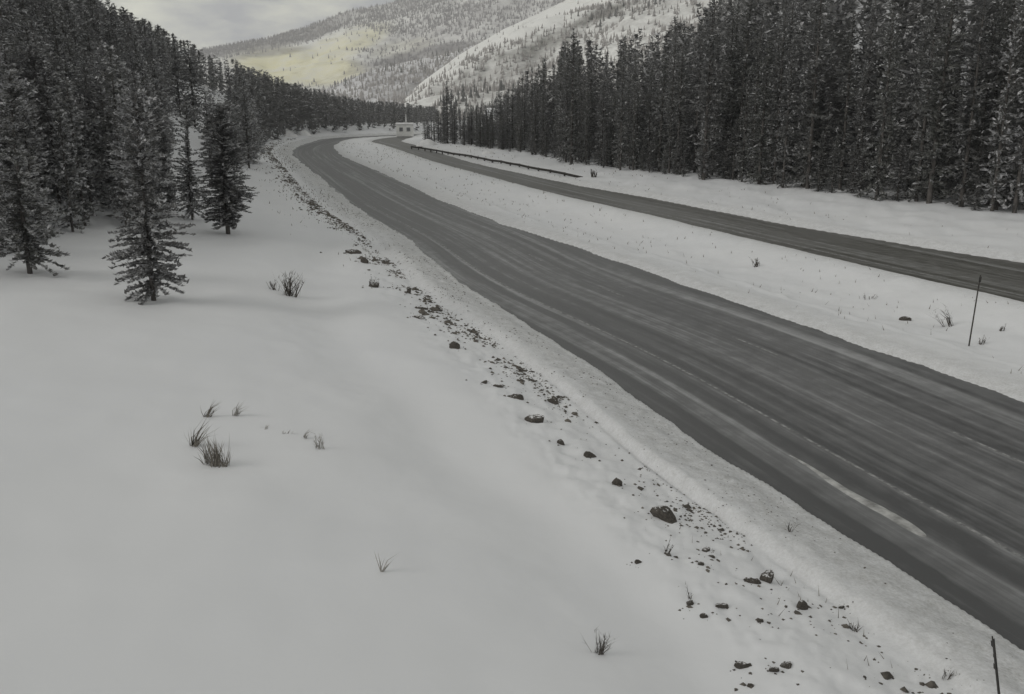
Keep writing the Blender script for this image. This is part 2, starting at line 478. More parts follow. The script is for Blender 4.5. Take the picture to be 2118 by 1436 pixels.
s_crease = [R1.so(*at_z(1700, 1235, .4)[:, None])[0][0], R1.so(*at_z(1160, 845, .4)[:, None])[0][0]]
def ground_z(x, y, full=False):
    x = np.asarray(x, float).ravel(); y = np.asarray(y, float).ravel()
    S1, O1 = R1.so(x, y); S2, O2 = R2.so(x, y)
    l1, r1 = e1(S1); l2, r2 = e2(S2)
    r = np.hypot(x, y)
    jag = 0.42 * fbm(x * 0.27, y * 0.27, 3, 4) + 0.10 * fbm(x * 1.9, y * 1.9, 9, 3)
    dL = (l1 - O1) + jag * np.clip(0.3 + r / 90, 0.3, 1.0)        # metres of snow left of the near carriageway
    dM = (O1 - r1) + jag * 0.9
    dN = (l2 - O2) + jag * 0.7
    dF = (O2 - r2) + jag * 0.8
    left = O1 < (l1 + r1) / 2
    far = O2 > (l2 + r2) / 2
    # left side: plowed bank, crease, rubble ledge, smooth slope
    bank = -0.14 + 0.20 * sstep(-0.05, 0.15, dL) + 0.34 * sstep(0.1, 1.6, dL) + 0.16 * sstep(1.4, 2.3, dL) * (1 - sstep(2.45, 2.75, dL))
    bank += 0.10 * sstep(0.1, 0.5, dL) * (1 - sstep(2.4, 3.2, dL)) * fbm(x * 1.2, y * 1.2, 21, 4)
    led = 0.12 * sstep(2.6, 3.2, dL) * (1 - sstep(5, 6.5, dL)) * fbm(x * 2.0, y * 2.0, 31, 3)
    q = np.clip(dL - 3.2, 0, 60)
    dC = l1 - O1 + 0.10 * fbm(x * 0.3, y * 0.3, 37, 2)
    cs = sstep(s_crease[0] - 3, s_crease[0] + 2, S1) * (1 - sstep(s_crease[1] - 1, s_crease[1] + 6, S1)) * (0.6 + 0.8 * fbm(S1 * 0.25, S1 * 0, 38, 2))
    bank = bank - 0.16 * cs * np.exp(-((dC - 2.72) / 0.10) ** 2) + 0.06 * cs * np.exp(-((dC - 2.5) / 0.16) ** 2)
    slope = 0.07 * q + 1.15 * (1 - np.exp(-q / 7.0))
    # gentle folds of the smooth snow, one long fold running beside the rubble
    fold = 0.42 * sstep(4, 9, dL) * fbm(x * 0.085, y * 0.06, 41, 3) + 0.09 * sstep(5, 7, dL) * fbm(x * 0.5, y * 0.5, 43, 2)
    trough = -0.28 * np.exp(-((dL - 8.0 - 1.5 * np.sin(S1 * 0.11)) / 1.7) ** 2) * sstep(4.5, 7, dL)
    zL = bank + led + slope + fold + trough
    # median
    m = np.minimum(dM, dN)
    zM = -0.14 + 0.20 * sstep(-0.05, 0.2, m) + 0.16 * sstep(0.1, 0.9, m) - 0.55 * sstep(1.2, 6.0, m) + 0.16 * sstep(0.5, 2, m) * fbm(x * 0.55, y * 0.55, 51, 4)
    zM += 0.10 * sstep(3.2, 3.5, dM) * (1 - sstep(3.5, 4.1, dM)) * sstep(0, .5, m)
    # beyond the far carriageway
    zF = -0.14 + 0.20 * sstep(-0.05, 0.2, dF) + 0.34 * sstep(0.1, 1.2, dF) + 0.30 * sstep(0.5, 3, dF) * fbm(x * 0.4, y * 0.4, 61, 4) + 0.03 * np.clip(dF - 2, 0, 30)
    z = np.where(left, zL, np.where(far, zF, zM))
    inside = ((dL < -0.15) & left & (O1 > l1)) | ((~left) & (dM < -0.15) & (O1 < r1)) | ((~far) & (dN < -0.15) & (O2 > l2)) | (far & (dF < -0.15) & (O2 < r2))
    z = np.where(inside, -0.14, z)
    # wooded hillsides
    th = np.arctan2(x, y)
    fade = sstep(-3, 3, dL)
    r0 = np.interp(th, TH(hl_u), hl_r0); rr1 = np.interp(th, TH(hl_u), hl_r1); z1 = np.interp(th, TH(hl_u), hl_z1)
    t = (r - r0) / (rr1 - r0)
    hill = 3.0 + (z1 - 3.0) * np.clip(t, 0, 1) ** 1.1 - 0.10 * np.clip(r - rr1, 0, 3000) + 1.6 * sstep(0, 0.3, t) * fbm(x * 0.05, y * 0.05, 71, 3)
    kL = sstep(-0.05, 0.18, t) * (th < TH(1000)) * left * sstep(8, 22, dL)
    z = z * (1 - kL) + hill * kL
    q0 = np.interp(th, TH(hr_u), hr_r0); q1 = q0 + 170; zz = np.interp(th, TH(hr_u), hr_z1)
    t = (r - q0) / (q1 - q0)
    hillr = 0.6 + (zz - 0.6) * np.clip(t, 0, 1) - 0.10 * np.clip(r - q1, 0, 3000) + 1.2 * fbm(x * 0.05, y * 0.05, 81, 3)
    kR = sstep(-0.02, 0.12, t) * (th > TH(840)) * far
    z = z * (1 - kR) + hillr * kR
    z = z - 8.0 * sstep(430, 900, r) * (z < 20)
    if not full: return z
    # sand and grime the plows throw: strongest by the kerb, fading over a few metres
    d = np.where(left, dL, np.where(far, dF, m))
    dirt = 0.30 * (1 - sstep(0.2, 3.0, d)) + 0.06 * (1 - sstep(2.5, 9, d))
    dirt = np.where(left, 0.33 * (1 - sstep(1.6, 2.9, dL)) + 0.12 * (1 - sstep(2.6, 6.0, dL)) + 0.12 * np.exp(-((dL - 2.6) / 0.25) ** 2), dirt)  # last term: a darker line along the crease
    return z, np.clip(dirt, 0, 1), dL, dM, dN, dF

def ground_at(u, v):
    d = ray(u, v)
    t = np.geomspace(6, 900, 4000)
    p = np.array([0, 0, CAM_H]) + t[:, None] * d
    dz = p[:, 2] - ground_z(p[:, 0], p[:, 1])
    k = np.argmax(dz < 0) if (dz < 0).any() else len(t) - 1
    k = max(k, 1)
    a = dz[k - 1] / (dz[k - 1] - dz[k] + 1e-9)
    q = p[k - 1] + a * (p[k] - p[k - 1])
    return q

# terrain sheet: fine near the viewpoint, coarser outwards, to the horizon
rad = np.concatenate([[0.5, 2, 4, 6, 7.5], np.geomspace(8.5, 60, 300, endpoint=False), np.geomspace(60, 330, 170), np.geomspace(340, 4600, 50)])
ang = np.concatenate([np.radians(np.arange(-180, -60, 4.0)), np.radians(np.arange(-60, -36, 1.0)), np.radians(np.arange(-36, 36, 0.115)),
                      np.radians(np.arange(36, 60, 1.0)), np.radians(np.arange(60, 180, 4.0))])
RR, AA = np.meshgrid(rad, ang, indexing='ij')
gx, gy = (RR * np.sin(AA)).ravel(), (RR * np.cos(AA)).ravel()
gz, gd, *_ = ground_z(gx, gy, True)
me = make_mesh('snowy_ground', np.stack([gx, gy, gz], -1), grid_faces(len(rad), len(ang), True), [M_SNOW], smooth=True)
attr(me, 'dirt', gd)
tag(link('snowy_ground', me), 'snow covered ground sloping down to both carriageways', 'snow', kind='structure')

def road_strip(name, curve, edges, mat, ncol=15, margin=0.5):
    s = np.arange(0, curve.s[-1], 1.0)
    lo, hi = edges(s)
    lo, hi = lo - margin, hi + margin
    f = np.linspace(0, 1, ncol)
    o = lo[:, None] + (hi - lo)[:, None] * f
    xy = curve.xy(np.repeat(s, ncol), o.ravel())
    z = np.zeros(len(xy))
    me = make_mesh(name, np.column_stack([xy, z]), grid_faces(len(s), ncol)[:, ::-1], [mat])
    uvl = me.uv_layers.new(name='road')
    vi = np.empty(len(me.loops), np.int32); me.loops.foreach_get('vertex_index', vi)
    uvs = np.column_stack([np.repeat(s, ncol), o.ravel()])[vi]
    uvl.data.foreach_set('uv', uvs.astype(np.float32).ravel())
    return link(name, me)
road1 = tag(road_strip('road', R1, e1, M_ROAD), 'near grey carriageway, salt streaked, curving right in the distance', 'road', kind='structure')
road2 = tag(road_strip('road', R2, e2, M_ROAD2, 11), 'far carriageway beyond the snowy median below the forest', 'road', kind='structure')

def strip_on(curve, s0, s1, o, w, name, mat, parent, z=0.004, step=1.0, taper=False):
    s = np.arange(s0, s1 + 1e-6, step)
    ww = np.full(len(s), w / 2)
    v = np.concatenate([np.column_stack([curve.xy(s, o - ww), np.full(len(s), z)]), np.column_stack([curve.xy(s, o + ww), np.full(len(s), z)])])
    n = len(s); i = np.arange(n - 1)
    return link(name, make_mesh(name, v, np.stack([i, i + n, i + n + 1, i + 1], -1)[:, ::-1], [mat]), parent)
def s_at(curve, u, v):
    p = at_z(u, v); S, O = curve.so([p[0]], [p[1]]); return S[0], O[0]
strip_on(R1, 0, s_at(R1, 764, 424)[0], 0.0, 0.10, 'edge_line', M_PAINT, road1)
sd, od = s_at(R1, 2050, 928)
for k in range(-2, 9):
    strip_on(R1, sd - 1.5 + k * 12.2, sd + 1.5 + k * 12.2, od, 0.08, 'lane_dash', M_PAINT, road1, step=0.5)
strip_on(R2, 10, s_at(R2, 1150, 402)[0], 1.3, 0.13, 'edge_line', M_PAINT, road2)
# ridge of slush left between the wheel tracks on the shoulder
p0, p1 = s_at(R1, 1632, 942), s_at(R1, 1915, 1112)
ns, nc = 60, 9
s = np.linspace(p1[0], p0[0], ns)
tt = np.linspace(0, 1, ns)
wid = 0.02 + 0.16 * np.sin(np.clip(tt, 0, 1) ** 0.45 * math.pi) ** 0.9 + 0.03 * fbm(tt * 9, tt * 0, 4, 3)
wid = np.maximum(wid, 0.012)
oc_ = p1[1] + (p0[1] - p1[1]) * tt + 0.05 * np.sin(tt * 9)
c = np.linspace(-1, 1, nc)
V = []
for i in range(ns):
    xy = R1.xy(np.full(nc, s[i]), oc_[i] + c * wid[i])
    h = 0.003 + 0.05 * (1 - c ** 2) * wid[i] / 0.3
    h = h + 0.02 * fbm(xy[:, 0] * 3, xy[:, 1] * 3, 5, 3) * (1 - c ** 2)
    V.append(np.column_stack([xy, h]))
link('slush_ridge', make_mesh('slush_ridge', np.concatenate(V), grid_faces(ns, nc)[:, ::-1], [M_SLUSH], smooth=True), road1)

# ------------------------------------------------------------------ far mountains
def hill_mat(name, snow, veg, patch, s_fine, cover):
    m, nt, b = new_mat(name)
    oc = obj_coord(nt)
    a = N(nt, 'ShaderNodeAttribute', attribute_name='veg').outputs['Fac']      # how wooded the slope is
    p = N(nt, 'ShaderNodeAttribute', attribute_name='patch').outputs['Fac']    # evergreen stands
    g = N(nt, 'ShaderNodeAttribute', attribute_name='painted_sun').outputs['Fac']   # warm sunlight painted into the slope colour
    f1 = noise(nt, s_fine, 6, 0.72, oc)
    f2 = noise(nt, s_fine * 0.18, 5, 0.6, oc)
    k = math_n(nt, 'ADD', math_n(nt, 'ADD', math_n(nt, 'MULTIPLY', math_n(nt, 'SUBTRACT', f1, 0.5), 2.4), math_n(nt, 'MULTIPLY', math_n(nt, 'SUBTRACT', f2, 0.5), 1.4)), math_n(nt, 'ADD', a, cover - 0.5), clamp=True)
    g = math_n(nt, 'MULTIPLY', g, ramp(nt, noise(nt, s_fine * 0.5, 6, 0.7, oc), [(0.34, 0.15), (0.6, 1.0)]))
    c = mixc(nt, g, snow, (0.84, 0.80, 0.53))  # cream of the sunlit patches, laid over the snow colour
    c = mixc(nt, math_n(nt, 'MULTIPLY', k, 0.9), c, veg)
    kp = math_n(nt, 'ADD', p, math_n(nt, 'MULTIPLY', math_n(nt, 'SUBTRACT', f1, 0.5), math_n(nt, 'MULTIPLY', p, 1.0)), clamp=True)
    c = mixc(nt, kp, c, patch)
    nt.links.new(c, b.inputs['Base Color'])
    b.inputs['Roughness'].default_value = 0.95
    b.inputs['Specular IOR Level'].default_value = 0.1
    return m

def hill(label, ridge, d0, z0, mat, rough, seed, nu=260, nv=70, masks=None, bulge=1.0):
    """ridge: (u, v, distance) of the skyline; d0: distance of its foot"""
    U = np.array([q[0] for q in ridge], float)
    u = np.linspace(U[0], U[-1], nu)
    v = np.interp(u, U, [q[1] for q in ridge]); D = np.interp(u, U, [q[2] for q in ridge])
    d00 = np.interp(u, U, d0) if np.ndim(d0) else np.full(nu, d0)
    th = TH(u)
    zr = CAM_H + (VH - v) / FPX * D * np.cos(th) * 1.0
    t = np.concatenate([np.linspace(0, 1, nv), [1.08, 1.25, 1.5]])
    T, J = np.meshgrid(t, np.arange(nu), indexing='ij')
    Rr = d00[J] + (D[J] - d00[J]) * T
    x, y = Rr * np.sin(th[J]), Rr * np.cos(th[J])
    z = z0 + (zr[J] - z0) * np.clip(T, 0, 1) ** bulge - np.clip(T - 1, 0, 1) * (zr[J] - z0) * 0.7
    L = (D.mean() - d00.mean())
    env = np.sin(np.clip(T, 0, 1) * math.pi) ** 0.7 + 0.05
    z = z + rough * env * fbm(x / L * 5, y / L * 5, seed, 5, 0.55) + rough * 0.02 * fbm(x / L * 60, y / L * 60, seed + 9, 2)
    P = np.stack([x, y, z], -1)
    me = make_mesh('hill', P.reshape(-1, 3), grid_faces(len(t), nu), [mat], smooth=True)
    pu, pv = project(P)
    for n in ('veg', 'patch', 'painted_sun'):
        val = masks[n](pu, pv, x, y, z) if masks and n in masks else np.zeros_like(x)
        attr(me, n, np.clip(val, 0, 1).ravel())
    o = tag(link('hill', me), label, 'mountain', kind='structure')
    return o, P[:nv], u
def ell(pu, pv, cu, cv, a, b, soft=0.5, rot=0.0):
    c, s = math.cos(rot), math.sin(rot)
    du, dv = pu - cu, pv - cv
    e = ((du * c + dv * s) / a) ** 2 + ((-du * s + dv * c) / b) ** 2
    return 1 - sstep(1 - soft, 1 + soft, e)
def line_above(pts):
    U = [p[0] for p in pts]; Vv = [p[1] for p in pts]
    return lambda pu, pv: pv - np.interp(pu, U, Vv)

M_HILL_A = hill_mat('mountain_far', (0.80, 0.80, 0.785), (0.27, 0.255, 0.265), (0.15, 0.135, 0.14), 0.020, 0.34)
M_HILL_B = hill_mat('mountain_mid', (0.76, 0.76, 0.775), (0.29, 0.28, 0.295), (0.19, 0.18, 0.17), 0.035, 0.42)
M_HILL_C = hill_mat('mountain_right', (0.80, 0.80, 0.785), (0.31, 0.30, 0.29), (0.15, 0.145, 0.13), 0.075, 0.36)
rd = line_above([(430, 112), (500, 100), (560, 92), (640, 72), (720, 42), (800, 28), (880, 4), (1000, -40)])
_, PA, uA = hill('far snowy mountain with a dark wooded crest and painted sunlit patches', [(300, 150, 2900), (430, 112, 2900), (500, 100, 2900), (560, 92, 2900), (640, 72, 2900), (720, 42, 2900), (800, 28, 2900),
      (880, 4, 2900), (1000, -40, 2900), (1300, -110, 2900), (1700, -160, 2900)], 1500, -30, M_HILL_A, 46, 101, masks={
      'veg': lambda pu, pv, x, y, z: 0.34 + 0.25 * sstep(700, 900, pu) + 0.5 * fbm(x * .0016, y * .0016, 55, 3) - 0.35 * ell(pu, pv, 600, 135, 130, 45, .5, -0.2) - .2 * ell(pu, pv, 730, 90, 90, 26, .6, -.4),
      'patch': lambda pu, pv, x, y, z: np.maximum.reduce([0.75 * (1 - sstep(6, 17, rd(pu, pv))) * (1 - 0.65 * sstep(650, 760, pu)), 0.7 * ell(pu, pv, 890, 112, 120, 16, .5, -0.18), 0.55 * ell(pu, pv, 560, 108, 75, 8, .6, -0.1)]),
      'painted_sun': lambda pu, pv, x, y, z: np.maximum.reduce([1.0 * ell(pu, pv, 615, 138, 140, 40, .5, 0.1), 0.8 * ell(pu, pv, 700, 100, 110, 28, .7, -0.4), 0.35 * ell(pu, pv, 830, 100, 70, 15, .7, -0.2)])})
_, PB, uB = hill('grey violet hill of bare aspens in the middle of the valley', [(600, 215, 1300), (660, 195, 1300), (720, 168, 1300), (770, 150, 1300), (850, 132, 1300), (930, 118, 1300), (1010, 95, 1300), (1150, 60, 1300), (1400, 20, 1300)],
      650, -22, M_HILL_B, 22, 111, masks={
      'veg': lambda pu, pv, x, y, z: 0.42 + 0.15 * ell(pu, pv, 820, 165, 80, 30, .7),
      'patch': lambda pu, pv, x, y, z: 0.5 * ell(pu, pv, 860, 178, 70, 8, .6, -0.35)})
rc = line_above([(800, 222), (850, 188), (880, 165), (950, 120), (1040, 72), (1130, 35), (1220, -5), (1500, -120), (1900, -220)])
_, PC, uC = hill('pale snowy hillside with scattered trees rising behind the right forest', [(790, 228, 950), (850, 190, 950), (880, 167, 950), (950, 122, 980), (1040, 74, 1000), (1130, 37, 1000), (1220, -3, 1000), (1500, -120, 1000), (1900, -220, 1000)],
      420, -12, M_HILL_C, 26, 121, masks={
      'veg': lambda pu, pv, x, y, z: 0.34 - 0.5 * (1 - sstep(8, 30, rc(pu, pv))) + 0.22 * sstep(40, 90, rc(pu, pv)) * (1 - sstep(1150, 1250, pu)) + 0.2 * fbm(x * .01, y * .01, 5, 3),
      'patch': lambda pu, pv, x, y, z: 0.42 * (1 - sstep(4, 9, np.abs(rc(pu, pv) - 46))) * sstep(860, 940, pu) + 0.6 * ell(pu, pv, 1130, 95, 70, 12, .6, -0.4) + 0.45 * ell(pu, pv, 1240, 30, 60, 12, .6, -0.4)})

# ------------------------------------------------------------------ conifers
def conifer(seed, H, R, cb, nbr, clump, frost, quads=True, sides=1.0, top_pow=0.8, wood=False, gap=0.0, low=0.72):
    g = np.random.default_rng(seed)
    t = cb + (1 - cb) * np.sort(g.random(nbr)) ** 0.92
    lean = g.normal(0, 0.012 * H, 2)
    az = g.random(nbr) * 2 * math.pi
    tp = (t - cb) / (1 - cb)
    # uneven outline: whole sectors of some whorls are thin or missing
    sector = vnoise(az / (2 * math.pi) * 4, t * 7, seed) + 0.5
    ln = (R * (1 - tp) ** top_pow * (low + (1 - low) * sstep(0.0, 0.32, tp)) * g.uniform(0.42, 1.18, nbr)) * (0.5 + 0.85 * sector) + 0.10 * R
    if gap: ln = np.where(sector < gap, ln * 0.25, ln)
    pitch = np.radians(-7 + 45 * tp + g.normal(0, 12, nbr))
    droop = -0.16 * (1 - tp)
    nck = np.maximum(2, (ln / clump * 1.5 * sides).astype(int))
    idx = np.repeat(np.arange(nbr), nck)
    n = len(idx)
    s = np.clip(g.random(n) ** 0.75, 0.08, 1)
    L = ln[idx]; a = az[idx]; pt = pitch[idx]
    bx, by = lean[0] * t[idx] ** 2, lean[1] * t[idx] ** 2
    cx = bx + np.cos(a) * np.cos(pt) * L * s
    cy = by + np.sin(a) * np.cos(pt) * L * s
    cz = t[idx] * H + np.sin(pt) * L * s + droop[idx] * L * s * s * 1.5
    a2 = a + g.choice([-1, 1], n) * g.uniform(0.2, 1.1, n)
    p2 = g.normal(0.18, 0.5, n)
    dv = np.stack([np.cos(a2) * np.cos(p2), np.sin(a2) * np.cos(p2), np.sin(p2)], -1)
    side = np.stack([-np.sin(a2), np.cos(a2), g.normal(0, 0.55, n)], -1)
    side /= np.linalg.norm(side, axis=1)[:, None]
    sz = clump * g.uniform(0.6, 1.35, n) * (1.15 - 0.45 * tp[idx])
    ctr = np.stack([cx, cy, cz], -1)
    A = ctr - dv * sz[:, None] * 0.5
    B = ctr + dv * sz[:, None] * 0.6
    w = (sz * g.uniform(0.18, 0.34, n))[:, None]
    i = np.arange(n)
    if quads:
        V = np.stack([A, ctr + side * w, B, ctr - side * w + np.array([0, 0, -0.12]) * sz[:, None]], 1).reshape(-1, 3)
        F = np.stack([4 * i, 4 * i + 1, 4 * i + 2, 4 * i + 3], -1)
    else:
        V = np.stack([A - side * w * .6, A + side * w, B], 1).reshape(-1, 3)
        F = np.stack([3 * i, 3 * i + 1, 3 * i + 2], -1)
    fr = (g.random(n) < frost * (0.5 + 1.0 * (vnoise(az[idx] * 2, t[idx] * 9, seed + 3) + .5)) * np.where(s > 0.45, 1.25, 0.5)).astype(int)
    if quads: pass
    # trunk and leader
    k = 7
    hh = np.linspace(0, 1, k)
    pts = np.stack([lean[0] * hh ** 2, lean[1] * hh ** 2, hh * H - 0.35 * (hh == 0)], -1)
    TV, TF = tube_vf(pts, 0.0095 * H * (1 - hh) ** 0.9 + 0.012, 6)
    if wood:
        # bare limbs reaching out to the sprays
        WV = []
        for b in range(nbr):
            o0 = np.array([lean[0] * t[b] ** 2, lean[1] * t[b] ** 2, t[b] * H])
            d = np.array([math.cos(az[b]) * math.cos(pitch[b]), math.sin(az[b]) * math.cos(pitch[b]), math.sin(pitch[b])])
            tip = o0 + d * ln[b] * 0.85 + np.array([0, 0, droop[b] * ln[b] * 1.0])
            r_ = 0.010 + 0.006 * ln[b]
            WV.append([o0 + [0, 0, r_], o0 - [0, 0, r_], tip])
        WV = np.array(WV).reshape(-1, 3)
        j = np.arange(nbr) + 0
        WF = np.stack([3 * j, 3 * j + 1, 3 * j + 2], -1) + len(TV)
        TV = np.concatenate([TV, WV]); TF = [TF[0], np.concatenate([TF[1], WF])]
    return V, F, fr, TV, TF

def conifer_meshes(kind, count, mat, **kw):
    out = []
    for i in range(count):
        q = dict(kw)
        q['seed'] = kw.get('seed', 0) + i * 13
        for k_, sp in (('R', 0.22), ('cb', 0.6)):
            q[k_] = kw[k_] * (1 + sp * (random.random() * 2 - 1))
        V, F, fr, TV, TF = conifer(**q)
        out.append((make_mesh(kind + '_crown', V, F, [mat, M_FROST], fr), make_mesh(kind + '_trunk', TV, TF, [M_BARK], smooth=True), (V, F, fr)))
    return out

NEAR_PINE = conifer_meshes('near_pine', 5, M_NEEDLE, seed=11, H=6.6, R=1.02, cb=0.07, nbr=480, clump=0.15, frost=0.42, sides=4.4, wood=True, gap=0.34, top_pow=0.26, low=0.70)
DENSE_PINE = conifer_meshes('dense_pine', 1, M_NEEDLE, seed=77, H=6.6, R=1.10, cb=0.14, nbr=900, clump=0.13, frost=0.36, sides=4.8, wood=True, gap=0.12, top_pow=0.20, low=0.46)
MID_PINE = conifer_meshes('mid_pine', 5, M_NEEDLE, seed=211, H=10.0, R=1.7, cb=0.05, nbr=260, clump=0.30, frost=0.42, quads=True, gap=0.24, sides=2.6, top_pow=0.50)
TALL = conifer_meshes('tall', 9, M_SPRUCE, seed=411, H=21.0, R=2.0, cb=0.03, nbr=380, clump=0.40, frost=0.15, quads=True, gap=0.24, top_pow=0.55, sides=2.6)
TALL_SNOWY = conifer_meshes('tall_snowy', 2, M_SPRUCE, seed=611, H=21.0, R=2.0, cb=0.04, nbr=340, clump=0.46, sides=2.2, frost=0.42, quads=True, gap=0.28, top_pow=0.62)

def place_tree(name, variants, H0, x, y, h, label, group, wide=1.0, z=None):
    v = random.choice(variants)
    if z is None: z = float(ground_z([x], [y])[0])
    e = bpy.data.objects.new(name, None)
    C.objects.link(e)
    e.location = (x, y, z - 0.05); e.rotation_euler = (0, 0, random.random() * 6.283)
    sc = h / H0
    e.scale = (sc * wide, sc * wide, sc)
    link('crown', v[0], e); link('trunk', v[1], e)
    tag(e, label, 'tree', group)
    return e

GL = 'conifers on the left snow slope'
near_list = [   # base pixel, top pixel, label, width
    ((318, 622), 205, 'large frosted young pine standing nearest on the open left snow slope', 1.12),
    ((62, 566), 170, 'dark pine at the left edge of the picture with its foot deep in snow', 1.25),
    ((472, 484), 232, 'dense rounded pine on the right end of the left tree group', 1.65),
    ((398, 455), 225, 'slim pine just behind and left of the dense rounded pine', 0.95),
    ((225, 390), 140, 'dark tall pine behind the large frosted pine, seen at its upper left', 1.1),
    ((168, 425), 185, 'pale grey pine between the left edge pine and the frosted pine', 1.0),
    ((118, 410), 120, 'grey pine behind the left edge pine, on the upper snow bank', 1.1),
    ((352, 440), 250, 'small pine in the gap behind the large frosted pine', 0.9),
    ((20, 470), 60, 'tall dark pine cut by the left picture edge', 1.2),
]
for (bu, bv), tv, lab, wd in near_list:
    p = ground_at(bu, bv)
    D = math.hypot(p[0], p[1])
    h = (bv - tv) * p[1] / FPX * 1.02
    wd2 = wd * (1.0 if h > 4 else 1.1)
    place_tree('pine_tree', DENSE_PINE if 'dense rounded pine on' in lab else NEAR_PINE, 6.6, p[0], p[1], h, lab, GL, wd2, p[2])

# -- left hillside forest
def scatter(n, u0, u1, dmin, dmax, seed, mind):
    g = np.random.default_rng(seed)
    pts, cell = [], {}
    th = g.uniform(TH(u0), TH(u1), n); r = np.sqrt(g.uniform(dmin ** 2, dmax ** 2, n))
    for a, b in zip(th, r):
        x, y = b * math.sin(a), b * math.cos(a)
        md = mind * (1 + b / 400)
        k = (int(x // 4), int(y // 4))
        if any((x - q[0]) ** 2 + (y - q[1]) ** 2 < md * md for i in (-1, 0, 1) for j in (-1, 0, 1) for q in cell.get((k[0] + i, k[1] + j), [])): continue
        cell.setdefault(k, []).append((x, y)); pts.append((x, y))
    return np.array(pts)

top_l = lambda u: np.interp(u, [-400, 130, 200, 260, 330, 430, 520, 600, 660, 700, 760, 850, 900, 1000], [-500, -60, 2, 30, 62, 112, 143, 172, 190, 202, 212, 218, 224, 230])
P = scatter(30000, -420, 900, 50, 520, 5, 1.45)
S1_, O1_ = R1.so(P[:, 0], P[:, 1]); l1_, r1_ = e1(S1_)
S2_, O2_ = R2.so(P[:, 0], P[:, 1]); l2_, r2_ = e2(S2_)
th_ = np.arctan2(P[:, 0], P[:, 1]); rr_ = np.hypot(P[:, 0], P[:, 1])
r0_ = np.interp(th_, TH(hl_u), hl_r0); r1h_ = np.interp(th_, TH(hl_u), hl_r1)
dL_ = l1_ - O1_
beyond = (rr_ > 246) & (P[:, 0] > -90)
ok = ((dL_ > np.where(rr_ > 170, 6, 9)) & (rr_ > np.minimum(r0_, 222)) & (rr_ < r1h_ + 18)) | (beyond & (np.minimum(np.abs(O1_ - 3), np.abs(O2_ - 4)) > 11) & (rr_ < 420))
P = P[ok]
z_ = ground_z(P[:, 0], P[:, 1])
u_, vb_ = project(np.column_stack([P, z_]))
# snow clearings that show through between the trees
gapm = np.zeros(len(P), bool)
g_ = np.random.default_rng(77)
hh_ = np.where(np.hypot(P[:, 0], P[:, 1]) < 110, g_.uniform(6.5, 10.5, len(P)), g_.uniform(9, 13.5, len(P)))
hmax = (vb_ - top_l(u_)) * P[:, 1] / FPX
hh_ = np.minimum(hh_, hmax * g_.uniform(0.82, 1.05, len(P)))
vt_ = vb_ - hh_ * FPX / P[:, 1]
for cu, cv, a, b in ((455, 208, 30, 13), (412, 200, 16, 16), (375, 182, 16, 10), (365, 330, 8, 30), (420, 310, 8, 14)):
    gapm |= (np.abs(u_ - cu) < a + 8) & (vb_ > cv - b) & (vt_ < cv + b * 0.6) & (g_.random(len(P)) < 0.97)
okh = (~gapm) & (hh_ > 2.2) & (u_ > -420) & (u_ < 940)
P, z_, u_, hh_, rrk = P[okh], z_[okh], u_[okh], hh_[okh], np.hypot(P[okh, 0], P[okh, 1])
vis = (u_ > -60)
order = np.argsort(np.where(vis, rrk / np.maximum(hh_, 1), 1e9))
ind = order[:150]
rest = np.setdiff1d(np.arange(len(P)), ind)
def left_label(u, r):
    where = ('at the left picture edge' if u < 120 else 'behind the large frosted pine' if u < 330 else 'behind the dense rounded pine' if u < 480 else 'near the right end of the hillside')
    return ('frost grey pine at the foot of the left hillside ' if r < 75 else 'frost grey pine higher up the left hillside ') + where
for i in ind:
    far_ = rrk[i] > 110
    place_tree('pine_tree', MID_PINE, 10.0, P[i, 0], P[i, 1], hh_[i], left_label(u_[i], rrk[i]),
               'forest trees on the left hillside', random.uniform(0.95, 1.35), float(z_[i]))

def forest_stuff(name, P, z, H, protoset, H0, mat, label, wide=1.0, seed=1, cat='forest'):
    """trees too many to pick apart: real crowns joined into one mesh"""
    g = np.random.default_rng(seed)
    VV, FF, MM, n = [], [], [], 0
    for (x, y), zz, h in zip(P, z, H):
        V, F, fr, TV, TF = protoset[g.integers(len(protoset))]
        a = g.random() * 6.283; c, s_ = math.cos(a), math.sin(a); sc = h / H0; w = sc * wide * g.uniform(0.85, 1.25)
        W = np.empty_like(V)
        W[:, 0] = (V[:, 0] * c - V[:, 1] * s_) * w + x; W[:, 1] = (V[:, 0] * s_ + V[:, 1] * c) * w + y; W[:, 2] = V[:, 2] * sc + zz - 0.1
        VV.append(W); FF.append(F + n); MM.append(fr); n += len(V)
        # trunk: one slim triangle pair
    me = make_mesh(name, np.concatenate(VV), np.concatenate(FF), [mat, M_FROST], np.concatenate(MM))
    return tag(link(name, me), label, cat, kind='stuff')
LOW_PINE = [conifer(700 + i, 10.0, 1.65, 0.04, 100, 0.72, 0.38, quads=False, sides=1.6, gap=0.22) for i in range(6)]
LOW_FAR = [conifer(800 + i, 10.0, 1.45, 0.02, 48, 1.1, 0.10, quads=False, sides=1.3, gap=0.15) for i in range(6)]
nearr = rest[rrk[rest] < 200]; farr = rest[rrk[rest] >= 200]
forest_stuff('hillside_forest', P[nearr], z_[nearr], hh_[nearr], LOW_PINE, 10.0, M_NEEDLE, 'dense frosted pine forest covering the left hillside', 1.15, 3)
forest_stuff('distant_forest', P[farr], z_[farr], hh_[farr], LOW_FAR, 10.0, M_SPRUCE, 'dark evergreen forest on the far left ridge and round the bend', 1.15, 4)

